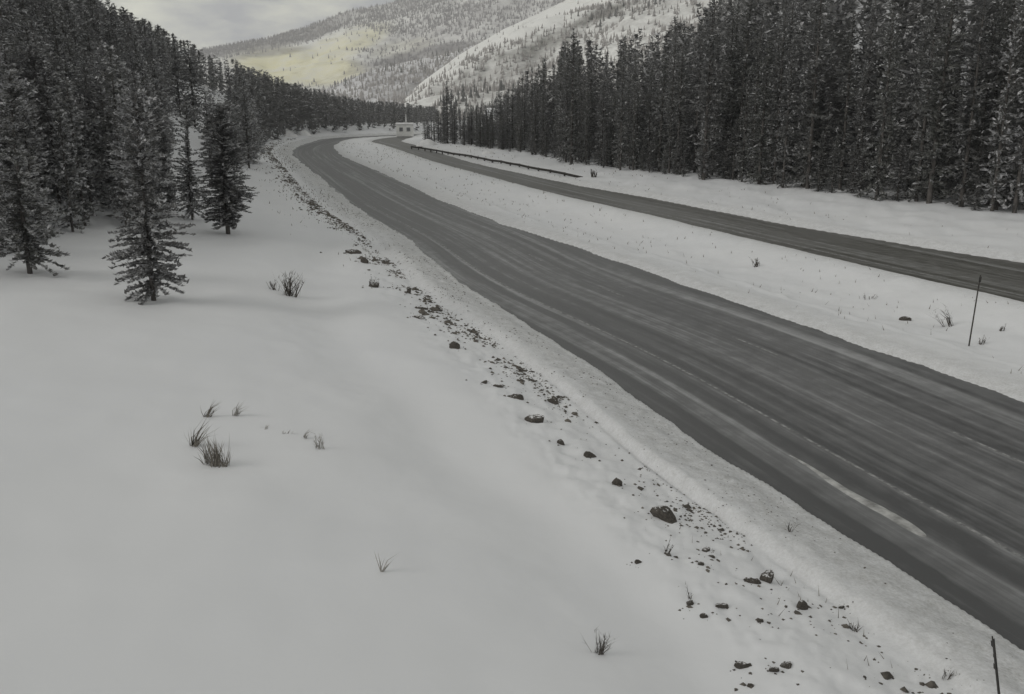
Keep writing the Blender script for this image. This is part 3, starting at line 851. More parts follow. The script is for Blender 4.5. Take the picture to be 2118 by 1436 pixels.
# -- right forest wall
base_px = [(872, 288), (930, 297), (1000, 306), (1100, 318), (1200, 338), (1300, 353), (1450, 370), (1600, 386), (1750, 402), (1900, 421), (2020, 434), (2118, 441), (2300, 462), (2600, 500)]
BL = resample([ground_at(*q)[:2] for q in base_px], 1.0)
top_r = lambda u: np.interp(u, [860, 905, 915, 928, 940, 955, 1000, 1050, 1100, 1140, 1180, 1200, 1240, 1280, 1340, 1400, 1450, 1500, 2700], [240, 230, 185, 176, 205, 228, 214, 190, 152, 130, 80, 95, 110, 98, 75, 45, -5, -120, -300])
tang = np.gradient(BL, axis=0); tang /= np.linalg.norm(tang, axis=1)[:, None]
nrm = np.stack([-tang[:, 1], tang[:, 0]], -1)      # away from the road, into the wood
if (nrm[len(nrm) // 2] @ BL[len(BL) // 2]) < 0: nrm = -nrm
g = np.random.default_rng(99)
pts = []
for row in range(9):
    stp = 2.1 if row < 4 else 2.7
    i = g.uniform(0, stp)
    while i < len(BL) - 1:
        k = int(i)
        q = BL[k] + nrm[k] * (0.5 + row * 2.6 + g.uniform(-1.0, 1.0)) + tang[k] * g.uniform(-0.6, 0.6)
        pts.append((q[0], q[1], row))
        i += stp * g.uniform(0.7, 1.3)
pts = np.array(pts)
# the rising wood behind
PB2 = scatter(12000, 1330, 2450, 105, 300, 15, 2.5)
th2 = np.arctan2(PB2[:, 0], PB2[:, 1]); r2k = np.hypot(PB2[:, 0], PB2[:, 1])
PB2 = PB2[(r2k > np.interp(th2, TH(hr_u), hr_r0) + 26) & (r2k < np.interp(th2, TH(hr_u), hr_r0) + 185)]
zr_ = ground_z(pts[:, 0], pts[:, 1])
ur_, vr_ = project(np.column_stack([pts[:, :2], zr_]))
hr_ = np.where(g.random(len(pts)) < 0.22, g.uniform(9, 15, len(pts)), g.uniform(15, 23.5, len(pts)))
young = (pts[:, 2] == 0) & (g.random(len(pts)) < 0.35)
hm_ = (vr_ - top_r(ur_)) * pts[:, 1] / FPX
lim = hm_ * g.uniform(0.60, 1.04, len(pts))
hr_ = np.where(ur_ < 1460, np.minimum(np.maximum(hr_, lim * .9), lim), hr_)
hr_ = np.where(young, g.uniform(2.5, 7.5, len(pts)), np.clip(hr_, 2.0, 25))
keep = (ur_ > 850) & (ur_ < 2560)
pts, zr_, ur_, hr_ = pts[keep], zr_[keep], ur_[keep], hr_[keep]
view = (ur_ < 2170)
score = np.where(view, pts[:, 2] * 1.2 + np.hypot(pts[:, 0], pts[:, 1]) / 90, 1e9)
order = np.argsort(score)
indr = order[:150]
restr = np.setdiff1d(np.arange(len(pts)), indr)
def right_label(u, row):
    where = ('beside the white cabin' if u < 960 else 'above the far half of the guardrail' if u < 1090 else 'above the near end of the guardrail' if u < 1230
             else 'below the gap in the skyline' if u < 1440 else 'right of the gap in the skyline' if u < 1700
             else 'right of the middle of the wall' if u < 1920 else 'at the right end of the wall')
    return ('dark conifer in the foremost rank ' if row < 2 else 'dark conifer just behind the foremost rank ') + where
for i in indr:
    place_tree('spruce_tree', TALL, 21.0, pts[i, 0], pts[i, 1], hr_[i], right_label(ur_[i], pts[i, 2]),
               'conifers of the forest wall on the right', random.uniform(0.75, 1.35) * (1.0 if hr_[i] > 12 else 1.3 if hr_[i] > 7.6 else 1.9), float(zr_[i]))
for (bu, bv, tv, lab, setv, wd) in (
        (926, 297, 176, 'lone narrow spruce standing taller than its neighbours near the far bend', TALL, 1.25),
        (1182, 338, 78, 'bushy topped spruce rising against the pale hillside, left of a lower gap', TALL, 1.15),
        (1100, 320, 150, 'pointed spruce left of the bushy topped one, at the step in the skyline', TALL, 1.05),
        (1283, 352, 196 - 100, 'slender spruce standing alone in the gap of the skyline against the snowy hillside', TALL, 0.9),
        (1455, 372, -6, 'tallest spruce left of the hillside wood, its tip reaching the picture top', TALL, 1.1),
        (2052, 437, 20, 'snow flecked spruce near the right picture edge', TALL_SNOWY, 1.0),
        (2098, 440, -40, 'snow flecked spruce cut by the right picture edge', TALL_SNOWY, 1.0)):
    p = ground_at(bu, bv)
    place_tree('spruce_tree', setv, 21.0, p[0], p[1], (bv - tv) * p[1] / FPX, lab, 'conifers of the forest wall on the right', wd, p[2])
LOW_TALL = [conifer(900 + i, 21.0, 2.2, 0.05, 130, 1.1, 0.24, quads=False, sides=1.35, gap=0.25, top_pow=0.62) for i in range(6)]
PR = np.concatenate([pts[restr, :2], PB2])
ZR = np.concatenate([zr_[restr], ground_z(PB2[:, 0], PB2[:, 1])])
HR = np.concatenate([hr_[restr], g.uniform(13, 20, len(PB2))])
forest_stuff('spruce_forest', PR, ZR, HR, LOW_TALL, 21.0, M_SPRUCE, 'dense dark forest behind the front trees on the right', 1.15, 6)

# -- scattered trees on the far hillsides
def hill_trees(name, Pg, ugrid, n, hmin, hmax, mat, label, seed, dens, wide=0.3, umin=550):
    g = np.random.default_rng(seed)
    nv, nu = Pg.shape[:2]
    i, j = g.random(n) * (nv - 1.01), g.random(n) * (nu - 1.01)
    i0, j0 = i.astype(int), j.astype(int); fi, fj = (i - i0)[:, None], (j - j0)[:, None]
    p = (Pg[i0, j0] * (1 - fi) + Pg[i0 + 1, j0] * fi) * (1 - fj) + (Pg[i0, j0 + 1] * (1 - fi) + Pg[i0 + 1, j0 + 1] * fi) * fj
    pu, pv = project(p)
    k = (g.random(n) < dens(pu, pv, p)) & (pu > umin) & (pu < 1560) & (pv > -60)
    p = p[k]; n = len(p)
    h = g.uniform(hmin, hmax, n); w = h * wide * g.uniform(0.6, 1.3, n)
    th = g.random(n) * 6.28
    V, F = [], []
    m = 5
    ring = []
    for lvl, (zf, wf) in enumerate(((0.06, 1.0), (0.45, 0.62))):
        for q in range(m):
            a = th + q * 2 * math.pi / m
            jit = g.uniform(0.55, 1.3, n)
            ring.append(np.stack([p[:, 0] + np.cos(a) * w * wf * jit, p[:, 1] + np.sin(a) * w * wf * jit, p[:, 2] + h * zf * g.uniform(0.6, 1.3, n)], -1))
    ring.append(np.stack([p[:, 0], p[:, 1], p[:, 2] + h * 0.62], -1)); ring.append(np.stack([p[:, 0], p[:, 1], p[:, 2] + h], -1))
    V = np.stack(ring, 1); c = V.shape[1]
    F = [(q, (q + 1) % m, 2 * m) for q in range(m)] + [(m + q, m + (q + 1) % m, 2 * m + 1) for q in range(m)]
    F = (np.array(F)[None] + (np.arange(n) * c)[:, None, None]).reshape(-1, 3)
    return tag(link(name, make_mesh(name, V.reshape(-1, 3), F, [mat])), label, 'trees', kind='stuff')
M_FARWOOD = simple_mat('far_wood', (0.20, 0.186, 0.192), (0.30, 0.284, 0.29), 0.01, 0.95)
def dens_a(u, v, p):
    crest = (1 - sstep(6, 22, rd(u, v))) * (1 - 0.6 * sstep(680, 800, u))
    brown = ell(u, v, 890, 112, 125, 17, .5, -0.18)
    low = 0.35 * sstep(690, 800, u) + 0.10
    return np.clip((np.maximum(crest, brown) + low) * (0.25 + 1.5 * sstep(-0.05, 0.30, fbm(p[:, 0] * .0045, p[:, 1] * .0045, 48, 3))) * (1 - 0.75 * ell(u, v, 610, 140, 110, 32, .6, 0.1)), 0, 1)
hill_trees('far_woodland', PA, uA, 42000, 5, 10, M_FARWOOD, 'far woods dotting the snowy mountain', 39, dens_a, 0.24, 400)
hill_trees('aspen_grove', PC, uC, 11000, 3, 5.5, M_ASPEN, 'bare grey aspens speckling the pale hillside', 31, lambda u, v, p: np.clip(0.06 + 0.35 * sstep(18, 60, rc(u, v)) + 0.9 * sstep(0.0, 0.3, fbm(p[:, 0] * .012, p[:, 1] * .012, 8, 3)) * sstep(8, 25, rc(u, v)), 0, 1), 0.22)
hill_trees('scattered_evergreens', PC, uC, 1800, 4, 7.5, M_SPRUCE, 'small dark evergreens scattered over the pale hillside', 33, lambda u, v, p: np.clip(1.3 * sstep(0.08, 0.4, fbm(p[:, 0] * .010, p[:, 1] * .010, 18, 3)), 0, 1) * sstep(6, 30, rc(u, v)), 0.22)
hill_trees('aspen_grove', PB, uB, 9000, 3.5, 7, M_ASPEN, 'bare aspens on the grey violet hill in the valley', 35, lambda u, v, p: 0.55 + 0 * u, 0.24)
hill_trees('scattered_evergreens', PB, uB, 900, 6, 10, M_SPRUCE, 'small evergreens on the grey violet hill in the valley', 37, lambda u, v, p: np.clip(0.2 + 1.0 * fbm(p[:, 0] * .008, p[:, 1] * .008, 28, 3), 0, 1), 0.2)

# ------------------------------------------------------------------ rocks along the rubble ledge
def rock_mesh(seed, cube=0.0):
    g = np.random.default_rng(seed)
    nr, ncs = 7, 11
    ph = np.linspace(0.12, math.pi - 0.12, nr); az = np.linspace(0, 2 * math.pi, ncs, endpoint=False)
    PH, AZ = np.meshgrid(ph, az, indexing='ij')
    d = np.stack([np.sin(PH) * np.cos(AZ), np.sin(PH) * np.sin(AZ), np.cos(PH)], -1)
    r = np.full(PH.shape, 1.0)
    for _ in range(9):          # chop with random planes: angular broken stone
        nrm_ = g.normal(size=3); nrm_ /= np.linalg.norm(nrm_)
        c_ = d @ nrm_
        cut = g.uniform(0.38, 0.85)
        r = np.where(c_ > 0.05, np.minimum(r, cut / np.maximum(c_, 0.05)), r)
    r = r * (1 + 0.10 * (g.random(PH.shape) - 0.5))
    V = (d * r[..., None]).reshape(-1, 3)
    V = np.concatenate([V, [[0, 0, 0.8 * r[0].mean()], [0, 0, -0.8]]])
    F4 = grid_faces(nr, ncs, True)[:, ::-1]
    j = np.arange(ncs)
    F3 = np.concatenate([np.stack([np.full(ncs, nr * ncs), j, (j + 1) % ncs], -1), np.stack([np.full(ncs, nr * ncs + 1), (nr - 1) * ncs + (j + 1) % ncs, (nr - 1) * ncs + j], -1)])
    return V, [F4, F3]
ROCKS = [make_mesh('rock', *rock_mesh(40 + i), [M_ROCK]) for i in range(9)]
rock_list = [   # centre pixel, half width px, half height px, tilt, label
    (1378, 1066, 34, 17, .6, 'large long dark rock, the biggest on the roadside ledge'),
    (1108, 866, 24, 12, .4, 'dark wedge shaped rock left of the start of the plow crease'),
    (1066, 819, 15, 8, .4, 'small dark rock just above and left of the wedge shaped rock'),
    (1141, 829, 13, 6, .5, 'small bent rock at the head of the plow crease'),
    (1001, 790, 11, 5, 0, 'flat dark rock with a snow ridge left of it'),
    (1032, 798, 11, 4, 0, 'flat brown rock right of the one by the snow ridge'),
    (940, 716, 10, 9, 0, 'star shaped black rock standing alone half way along the ledge'),
    (1279, 997, 15, 13, .6, 'dark rock on the ledge above the biggest rock'),
    (1218, 940, 14, 9, .3, 'jagged rock in a patch of small stones'),
    (1161, 915, 9, 7, 0, 'small brown rock below the wedge shaped rock'),
    (1587, 1192, 22, 17, .5, 'dark rock in the pair below the plow crease, right one'),
    (1556, 1200, 17, 10, .6, 'dark rock in the pair below the plow crease, left one'),
    (1655, 1252, 16, 12, .9, 'slanted rock between the dark pair and the marker post'),
    (1427, 1246, 13, 7, .3, 'low dark rock under a dry stalk on the smooth snow'),
    (1492, 1252, 15, 7, .4, 'low rounded rock right of the one under the dry stalk'),
    (1455, 1274, 9, 6, .7, 'little rock below the two low rocks'),
    (1573, 1283, 10, 6, .4, 'little rock below the dark pair'),
    (1319, 1161, 9, 7, .2, 'little round rock left of the forked stalk'),
    (1382, 1146, 9, 5, 0, 'small rock at the foot of the forked stalk'),
    (1462, 1136, 12, 5, 0, 'flat rock in the loose cluster right of the forked stalk'),
    (1470, 1150, 8, 4, 0, 'tiny rock at the right of the loose cluster'),
    (1448, 1166, 8, 4, 0, 'tiny rock at the bottom of the loose cluster'),
    (1625, 1375, 20, 7, -.1, 'long flat black rock at the bottom of the picture'),
    (1600, 1384, 12, 8, .5, 'black rock touching the left end of the long flat one at the bottom'),
    (1533, 1376, 16, 8, .5, 'slim brown rock left of the black rocks at the bottom'),
    (1552, 1416, 9, 6, 0, 'small rock at the very bottom edge of the picture'),
    (870, 637, 13, 4, 0, 'dark rock in the upper of two short rows of stones'),
    (868, 656, 15, 4, 0, 'dark rock in the lower of two short rows of stones'),
    (775, 590, 12, 8, .5, 'dark rock right of the twiggy shrub on the slope'),
    (730, 519, 15, 5, .3, 'flat dark rock at the far bright part of the ledge'),
    (752, 540, 9, 7, .6, 'rock just below the flat dark rock at the far part of the ledge'),
    (845, 602, 8, 9, 0, 'stone standing on the road side of the ledge below the flat rock'),
    (1740, 1256, 7, 5, 0, 'pebble sized rock near the lower end of the plow crease'),
    (1872, 660, 11, 5, 0, 'small black stone on the median snow left of the dry weed'),
]
rock_list[26] = (869, 637, 13, 4, 0, 'short row of dark stones seen as one, upper of two on the ledge')
rock_list[27] = (868, 656, 15, 4, 0, 'short row of dark stones seen as one, lower of two on the ledge')
rock_list[26] = (rock_list[26][:5] + ('flat dark stone, the upper of two close together half way up the ledge',))
rock_list[27] = (rock_list[27][:5] + ('flat dark stone, the lower of two close together half way up the ledge',))
rock_spots = []
for n_, (u, v, a, b, tilt, lab) in enumerate(rock_list):
    p = ground_at(u, v + b * 0.5)
    k = p[1] / FPX
    o = link('rock', ROCKS[n_ % len(ROCKS)], None, (p[0], p[1], p[2] + b * k * 0.08))
    o.scale = (a * k * 1.3, a * k * 0.9, b * k * 1.6)
    rock_spots.append((p[0], p[1], a * k))
    o.rotation_euler = (random.uniform(-.15, .15), tilt * 0.55, random.uniform(-0.4, 0.4))
    tag(o, lab, 'rock', 'rocks along the snowy roadside')
# uncountable stones and clods along the ledge
def debris(name, n, region, size, mat, label, seed):
    g = np.random.default_rng(seed)
    S = 34 + 235 * g.random(n) ** 1.9
    lo, hi = e1(S)
    x0 = region(g, S, n)
    xy = R1.xy(S, lo - x0)
    dens = fbm(xy[:, 0] * 0.35, xy[:, 1] * 0.35, 6, 3) + 0.5
    k = g.random(n) < dens ** 2 * 2.2
    xy = xy[k]; n = len(xy)
    return stones(name, xy, size, mat, label, g)
def stones(name, xy, size, mat, label, g):
    n = len(xy)
    z = ground_z(xy[:, 0], xy[:, 1])
    dist = np.hypot(xy[:, 0], xy[:, 1])
    s_ = size * np.clip(g.lognormal(0, 0.6, n), 0.3, 2.6) * np.clip(dist / 28, 0.8, 1.6)
    base = np.array([(1, 0, 0), (-.1, 1, 0), (-1, -.1, 0), (0, -.9, 0), (.3, .2, .75), (-.35, -.1, .7)])
    V = base[None] * g.uniform(0.55, 1.3, (n, 6, 3)) * s_[:, None, None]
    V[:, :, 2] *= 0.75
    a = g.random(n) * 6.28
    W = V.copy()
    W[..., 0] = V[..., 0] * np.cos(a)[:, None] - V[..., 1] * np.sin(a)[:, None]; W[..., 1] = V[..., 0] * np.sin(a)[:, None] + V[..., 1] * np.cos(a)[:, None]
    W += np.column_stack([xy, z - s_ * 0.05])[:, None, :]
    F = np.array([(0, 1, 4), (1, 2, 5), (1, 5, 4), (2, 3, 5), (3, 0, 4), (3, 4, 5)])
    F = (F[None] + (np.arange(n) * 6)[:, None, None]).reshape(-1, 3)
    return tag(link(name, make_mesh(name, W.reshape(-1, 3), F, [mat])), label, 'stones', kind='stuff')
M_STONE = simple_mat('dark_stone', (0.05, 0.045, 0.04), (0.16, 0.145, 0.125), 3.0, 0.9)
gs = np.random.default_rng(88)
sp = np.repeat(np.array(rock_spots[:-1]), 7, axis=0)
stones('rubble', sp[:, :2] + gs.normal(0, 1, (len(sp), 2)) * np.clip(sp[:, 2:] * 1.5, 0.15, 0.6) * [1.3, 0.8], 0.035, M_STONE, 'chips of broken stone scattered round the rocks', gs)
debris('rubble', 15000, lambda g, S, n: 2.75 + np.clip((S - 60) / 60, 0, 1.2) + np.abs(g.normal(0.3, 0.75, n)), 0.030, M_STONE, 'loose stones and clods strewn along the snowy ledge by the road', 61)
debris('rubble', 1500, lambda g, S, n: 3.0 + np.clip((S - 60) / 60, 0, 1.2) + np.abs(g.normal(0.4, 0.7, n)), 0.075, M_STONE, 'larger broken stones half sunk in the ledge', 64)
debris('grit', 12000, lambda g, S, n: 0.3 + g.random(n) * 2.8, 0.015, M_STONE, 'grit and sand scattered over the plowed bank', 63)

# ------------------------------------------------------------------ dry grass, weeds and shrubs standing in the snow
def tuft(seed, n, h, spread, lean, wid=0.012, mat=M_GRASS, fork=False):
    g = np.random.default_rng(seed)
    V, F = [], []
    for i in range(n):
        a = g.random() * 6.28; r = spread * math.sqrt(g.random())
        b = np.array([math.cos(a) * r, math.sin(a) * r * 0.6, -0.04])
        hh = h * g.uniform(0.45, 1.1)
        ld = np.array([lean[0] + g.normal(0, 0.28), lean[1] + g.normal(0, 0.28), 1.0]); ld /= np.linalg.norm(ld)
        p1_ = b + ld * hh * 0.5; p2_ = p1_ + (ld + np.array([lean[0] * .7 + g.normal(0, .2), g.normal(0, .2), -0.35 * g.random()])) * hh * 0.5
        sd_ = np.array([math.cos(a + 1.3), math.sin(a + 1.3), 0]) * wid * g.uniform(0.7, 1.5)
        k = len(V)
        V += [b - sd_, b + sd_, p1_ + sd_ * .8, p1_ - sd_ * .8, p2_]
        F += [(k, k + 1, k + 2), (k, k + 2, k + 3), (k + 3, k + 2, k + 4)]
        if fork:
            for q in range(3):
                o0 = b + ld * hh * g.uniform(0.35, 0.9); e_ = o0 + np.array([g.normal(0, .25) + lean[0] * .2, g.normal(0, .25), 0.35]) * hh * 0.5
                k = len(V); V += [o0 - sd_ * .6, o0 + sd_ * .6, e_]; F += [(k, k + 1, k + 2)]
    return make_mesh('tuft', np.array(V), np.array(F), [mat])
tufts = [   # name, base pixel, height px, spread px, blades, lean, label, forked
    ('grass_tuft', 449, 962, 62, 26, 70, (-.10, 0), 'dense dark grass tuft, the thickest on the smooth snow', False),
    ('grass_tuft', 402, 922, 62, 12, 26, (.45, 0), 'slanting dark stalks just left of the thickest tuft', False),
    ('grass_tuft', 427, 862, 40, 8, 16, (.55, 0), 'short stalks leaning right above the slanting dark stalks', False),
    ('grass_tuft', 484, 860, 40, 7, 14, (.6, 0), 'pale slanting stalks standing apart at the right of the tufts', False),
    ('grass_tuft', 628, 906, 34, 7, 9, (.5, 0), 'faint pale stalks right of the tuft group, left of a pair', False),
    ('grass_tuft', 662, 928, 34, 12, 10, (-.1, 0), 'faint forked stalks, right one of the pale pair', True),
    ('grass_tuft', 545, 886, 16, 12, 6, (.2, 0), 'barely showing grass tips between the dark tufts and the pale pair', False),
    ('grass_tuft', 592, 896, 14, 12, 6, (.2, 0), 'barely showing grass tips next to the pale pair', False),
    ('grass_tuft', 790, 1182, 62, 6, 7, (.45, 0), 'single faint leaning stalk low on the open snow', False),
    ('shrub', 601, 612, 50, 18, 26, (.12, 0), 'twiggy dark shrub alone on the slope above the rocks', True),
    ('shrub', 568, 600, 24, 8, 10, (-.2, 0), 'tiny twig left of the twiggy dark shrub', True),
    ('shrub', 1238, 1352, 56, 13, 22, (.15, 0), 'dark Y shaped shrub near the bottom middle of the snow', True),
    ('weed', 1380, 1142, 40, 7, 7, (.2, 0), 'thin forked stalk below the biggest rock', True),
    ('weed', 1428, 1240, 36, 4, 4, (.0, 0), 'thin dry stalk beside two low rocks', True),
    ('weed', 1632, 1100, 38, 5, 5, (.05, 0), 'thin dry stalk on the plowed bank', True),
    ('weed', 1768, 1304, 34, 10, 12, (0, 0), 'short grey weed low on the ledge near the bottom right', False),
    ('weed', 1960, 1404, 26, 14, 14, (.2, 0), 'low weed left of the dark marker post', True),
    ('weed', 1962, 674, 44, 14, 12, (-.5, 0), 'dry branching weed on the median left of the thin stake', True),
    ('weed', 2030, 712, 18, 9, 8, (.2, 0), 'small dark weed at the foot of the thin stake', True),
    ('weed', 2070, 684, 14, 9, 8, (.2, 0), 'small dark weed on the median right of the thin stake', True),
    ('weed', 1563, 552, 26, 8, 8, (0, 0), 'upright grey weed in the middle of the median', True),
    ('weed', 1795, 618, 12, 16, 8, (.3, 0), 'low weed on the median further from the thin stake', True),
    ('weed', 1228, 366, 16, 7, 10, (0, 0), 'small pale bush at the near end of the guardrail', True),
    ('shrub', 770, 1300 - 708, 18, 9, 12, (.2, 0), 'small twigs sticking out above a dark rock on the ledge', True),
]
for n_, (nm, u, v, hp, sp, nb, lean, lab, fk) in enumerate(tufts):
    p = ground_at(u, v)
    k = p[1] / FPX
    shr = nm != 'grass_tuft'
    me = tuft(300 + n_, int(nb * 1.4), hp * k * 1.2, sp * k * 1.1, lean, max(0.005, 1.0 * k) * (0.9 if shr else 1.0), M_TWIG if shr else M_PALEGRASS if ('faint' in lab or 'pale' in lab or 'barely' in lab) else M_GRASS, fk)
    o = link(nm, me, None, tuple(p))
    tag(o, lab, {'grass_tuft': 'grass', 'shrub': 'shrub', 'weed': 'weed'}[nm], 'plants poking out of the snow')
# stubble on the median and the verge
def stubble(name, n, fn, label, seed):
    g = np.random.default_rng(seed)
    xy = fn(g, n)
    d = fbm(xy[:, 0] * 0.22, xy[:, 1] * 0.22, 66, 3) + 0.5
    xy = xy[g.random(len(xy)) < d ** 2 * 2]
    n = len(xy); z = ground_z(xy[:, 0], xy[:, 1])
    k = np.hypot(xy[:, 0], xy[:, 1]) / FPX
    h = g.uniform(0.08, 0.30, n); w = np.clip(k * 1.0, 0.01, 0.07)
    a = g.random(n) * 6.28
    b = np.column_stack([xy, z - 0.02]); sd_ = np.stack([np.cos(a), np.sin(a), 0 * a], -1) * w[:, None]
    tp = b + np.stack([g.normal(0, .35, n) * h, g.normal(0, .35, n) * h, h], -1)
    V = np.stack([b - sd_, b + sd_, tp], 1).reshape(-1, 3)
    i = np.arange(n)
    tag(link(name, make_mesh(name, V, np.stack([3 * i, 3 * i + 1, 3 * i + 2], -1), [M_GRASS])), label, 'grass', kind='stuff')
def med(g, n):
    S = g.uniform(40, 260, n); lo, hi = e1(S)
    q = R1.xy(S, hi + 1.5 + g.random(n) * 11)
    s2, o2 = R2.so(q[:, 0], q[:, 1])
    return q[o2 < -0.8]
def farv(g, n):
    S = g.uniform(40, 220, n); lo, hi = e2(S)
    return R2.xy(S, hi + 1.0 + g.random(n) * 10)
def bend(g, n):
    S = g.uniform(95, 250, n); lo, hi = e1(S)
    return R1.xy(S, lo - 1.5 - np.abs(g.normal(2.5, 2.5, n)))
def ledge(g, n):
    S = 36 + 200 * g.random(n) ** 1.7; lo, hi = e1(S)
    return R1.xy(S, lo - 2.9 - np.clip((S - 60) / 60, 0, 1.2) - np.abs(g.normal(0.5, 0.9, n)))
stubble('ledge_stubble', 1500, ledge, 'dead stalks standing among the stones of the ledge', 74)
stubble('median_stubble', 1500, med, 'dry grass tips pricking through the median snow', 71)
stubble('verge_stubble', 500, farv, 'dry grass tips pricking through the snow below the forest', 72)
stubble('bend_stubble', 1300, bend, 'dry grass tips and stones along the verge towards the bend', 73)

# ------------------------------------------------------------------ street furniture
# dark delineator post in the foreground, with remains of its reflector tabs
top = ray(2053, 1318)
pb = at_z(2066, 1470, 0.45)
gzb = float(ground_z([pb[0]], [pb[1]])[0])
tgt = top * (pb[1] / top[1]) + np.array([0, 0, CAM_H])
lean_v = tgt - np.array([pb[0], pb[1], gzb])
hp = np.linalg.norm(lean_v)
post = bpy.data.objects.new('delineator_post', None); C.objects.link(post)
post.location = (pb[0], pb[1], gzb)
post.rotation_mode = 'QUATERNION'
post.rotation_quaternion = Vector(lean_v).to_track_quat('Z', 'Y')
v1, f1 = box_vf(-0.022, 0.022, -0.004, 0.004, -0.5, hp - 0.03)
v2, f2 = box_vf(-0.026, -0.022, -0.004, 0.018, -0.5, hp)
v3, f3 = box_vf(0.022, 0.026, -0.004, 0.018, -0.5, hp - 0.015)
V, F = join_vf([(v1, f1), (v2, f2), (v3, f3)])
link('channel', make_mesh('channel', V, F, [M_DARKSTEEL]), post)
for zz, w_, h_ in ((hp - 0.16, 0.055, 0.10), (hp - 0.37, 0.022, 0.06), (hp - 0.58, 0.05, 0.09)):
    V, F = box_vf(-0.026 - w_, -0.027, -0.003, 0.012, zz - h_ / 2, zz + h_ / 2, 0.003)
    link('tab', make_mesh('tab', V, F, [M_DARKSTEEL]), post)
tag(post, 'dark leaning steel delineator post at the bottom right by the road edge', 'post')

p = ground_at(2004, 716)
hp2 = (716 - 566) * p[1] / FPX * 1.03
stake = bpy.data.objects.new('snow_stake', None); C.objects.link(stake)
stake.location = tuple(p); stake.rotation_euler = (0, math.radians(1.6), 0)
V, F = tube_vf([(0, 0, -0.4), (0, 0, hp2 * 0.5), (0, 0, hp2)], [0.034, 0.030, 0.026], 8)
link('rod', make_mesh('rod', V, F, [M_STEEL]), stake)
V, F = box_vf(-0.05, 0.05, -0.034, -0.028, hp2 - 0.30, hp2 - 0.06)
link('reflector_plate', make_mesh('reflector_plate', V, F, [M_DARKSTEEL]), stake)
tag(stake, 'tall thin snow stake on the median at the right', 'stake')

# guardrail on the outside of the far carriageway
gpx = [(850, 303), (880, 307), (930, 316), (1000, 331), (1060, 342), (1110, 352), (1160, 360), (1205, 365)]
GP = resample([at_z(u, v, 0.55) for u, v in gpx], 3.8)
rail = bpy.data.objects.new('guardrail', None); C.objects.link(rail)
q0 = GP[len(GP) // 2]
rail.location = (q0[0], q0[1], 0.1)
prof = [(0.0, 0.165), (0.03, 0.13), (0.08, 0.09), (0.08, 0.06), (0.0, 0.02), (0.0, -0.02), (0.08, -0.06), (0.08, -0.09), (0.03, -0.13), (0.0, -0.165)]
nG = len(GP)
def hz(i):
    g_ = float(ground_z([GP[i][0]], [GP[i][1]])[0])
    return max(0.50, g_ + 0.34) - 0.28 * max(0, 1 - i / 1.0) * 0 
Hs = [hz(i) for i in range(nG)]
for i in range(nG - 1):
    a, b = GP[i], GP[i + 1]
    d = (b - a) / np.linalg.norm(b - a); n2 = np.array([d[1], -d[0]])
    if n2 @ a > 0: n2 = -n2            # face the carriageway
    za, zb = Hs[i], Hs[i + 1]
    if i == nG - 2: zb -= 0.48          # the near end dips into the snow
    V = []
    for (q, zz, ext) in ((a, za, -0.0), (b, zb, 0.1)):
        for (o_, h_) in prof:
            V.append((*(q + d * ext + n2 * (o_ + (0.003 if i % 2 else 0)) - q0), zz + h_ - 0.1))
    m_ = len(prof)
    F = [(k, k + 1, m_ + k + 1, m_ + k) for k in range(m_ - 1)]
    link('rail_panel', make_mesh('rail_panel', np.array(V), np.array(F), [M_STEEL]), rail)
    V, F = box_vf(-0.075, 0.075, -0.1, 0.1, -0.7, za - 0.1 + 0.16)
    o = link('rail_post', make_mesh('rail_post', V, F, [M_BARK]), rail, (a[0] - q0[0] - n2[0] * 0.12, a[1] - q0[1] - n2[1] * 0.12, 0))
    o.rotation_euler = (0, 0, math.atan2(d[1], d[0]))
tag(rail, 'long dark guardrail beyond the far carriageway', 'guardrail')

# small white cabin with a mast at the far bend
c0 = ground_at(838, 285)
dist = c0[1]; k = dist / FPX
gz0 = float(ground_z([c0[0]], [c0[1]])[0])
W_, D_, Hh = 35 * k, 3.0, 29 * k
zb = CAM_H + (VH - 285) * k
cab = bpy.data.objects.new('cabin', None); C.objects.link(cab)
cab.location = (c0[0], c0[1], gz0); cab.rotation_euler = (0, 0, math.radians(6))
lift = max(0.0, zb - min(zb, gz0))
def part(name, bx, mat, taper=0.0, parent=None):
    V, F = box_vf(*bx, taper)
    return link(name, make_mesh(name, V, F, [mat]), parent or cab)
part('foundation', (-W_ / 2 + .1, W_ / 2 - .1, 0.1, D_, -0.6, 0.35), M_GREY)
part('wall', (-W_ / 2, W_ / 2, 0, D_, 0.351, Hh - 0.35), M_PALE)
part('roof', (-W_ / 2 - .2, W_ / 2 + .2, -0.25, D_ + .25, Hh - 0.349, Hh), M_SNOWLUMP, 0.18)
for xx in (-W_ * 0.22, W_ * 0.20):
    wdw = part('window', (xx - W_ * 0.11, xx + W_ * 0.11, -0.04, 0.02, Hh * 0.42, Hh * 0.70), M_GREY)
    part('pane', (xx - W_ * 0.095, xx + W_ * 0.095, -0.055, -0.042, Hh * 0.44, Hh * 0.68), M_GLASS, 0, wdw)
V, F = tube_vf([(W_ * 0.08, D_ * .5, Hh - 0.1), (W_ * 0.08, D_ * .5, Hh + 17 * k)], [0.24, 0.16], 7)
link('mast', make_mesh('mast', V, F, [M_GREY]), cab)
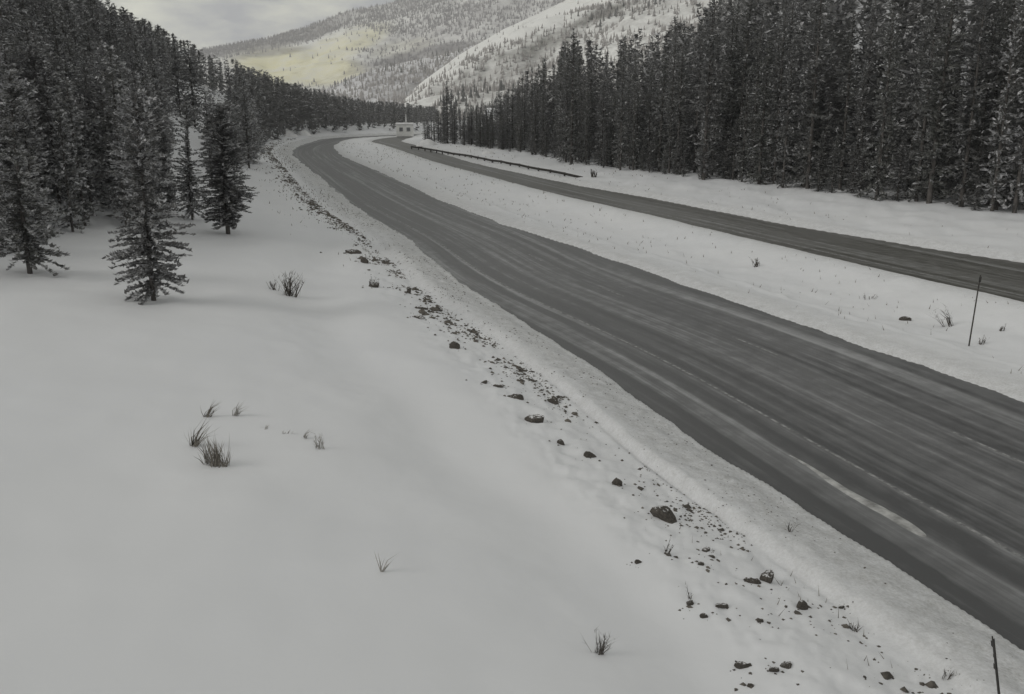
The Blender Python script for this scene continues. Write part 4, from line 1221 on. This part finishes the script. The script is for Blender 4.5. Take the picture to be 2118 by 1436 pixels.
tag(cab, 'small white roadside cabin with two windows and a mast at the far bend', 'cabin')
# snow mound on the verge beside it
def mound(u, v, a, b, lab, seed):
    p = ground_at(u, v)
    kk = p[1] / FPX
    nr, ncs = 8, 22
    V = []
    for i in range(nr):
        t = i / (nr - 1)
        for j in range(ncs):
            an = 2 * math.pi * j / ncs
            V.append((math.cos(an) * a * kk * (1 - t) , math.sin(an) * a * kk * 0.9 * (1 - t), -0.25 + (b * kk + .25) * math.sin(t * math.pi / 2) ** 0.9))
    V = np.array(V); V *= 1 + 0.16 * fbm(V[:, :1] * 1.2 + seed, V[:, 1:2] * 1.2, seed, 3)
    o = link('snow_mound', make_mesh('snow_mound', V, grid_faces(nr, ncs, True), [M_SNOWLUMP], smooth=True), None, tuple(p))
    tag(o, lab, 'snow heap', kind='thing')
mound(884, 300, 24, 12, 'heap of plowed snow between the cabin and the guardrail', 3)
mound(596, 282, 20, 15, 'snow covered boulder heap left of the near road at the bend', 5)
mound(628, 280, 17, 10, 'lower snow heap right of the boulder heap at the bend', 7)
mound(1010, 318, 16, 6, 'small snow heap below the forest beyond the guardrail', 9)
# ------------------------------------------------------------------ thin winter haze down the valley
V, F = box_vf(-4750, 4750, -4750, 4750, -420, 760)
hz_m = bpy.data.materials.new('haze'); hz_m.use_nodes = True
hnt = hz_m.node_tree; hnt.nodes.clear()
ho = hnt.nodes.new('ShaderNodeOutputMaterial'); hv = hnt.nodes.new('ShaderNodeVolumePrincipled')
hv.inputs['Density'].default_value = 0.00016
hv.inputs['Color'].default_value = (0.92, 0.93, 0.95, 1)
hnt.links.new(hv.outputs['Volume'], ho.inputs['Volume'])
tag(link('haze', make_mesh('haze', V, F, [hz_m])), 'thin pale winter haze hanging in the valley', 'haze', kind='stuff')
print('ZMIN', gz.min(), PA[..., 2].max(), PB[..., 2].max(), PC[..., 2].max())
print('TREES', len(P), len(nearr), len(farr), len(pts), len(PB2), 'tris', sum(len(m.loops)-2*len(m.polygons) for m in bpy.data.meshes))
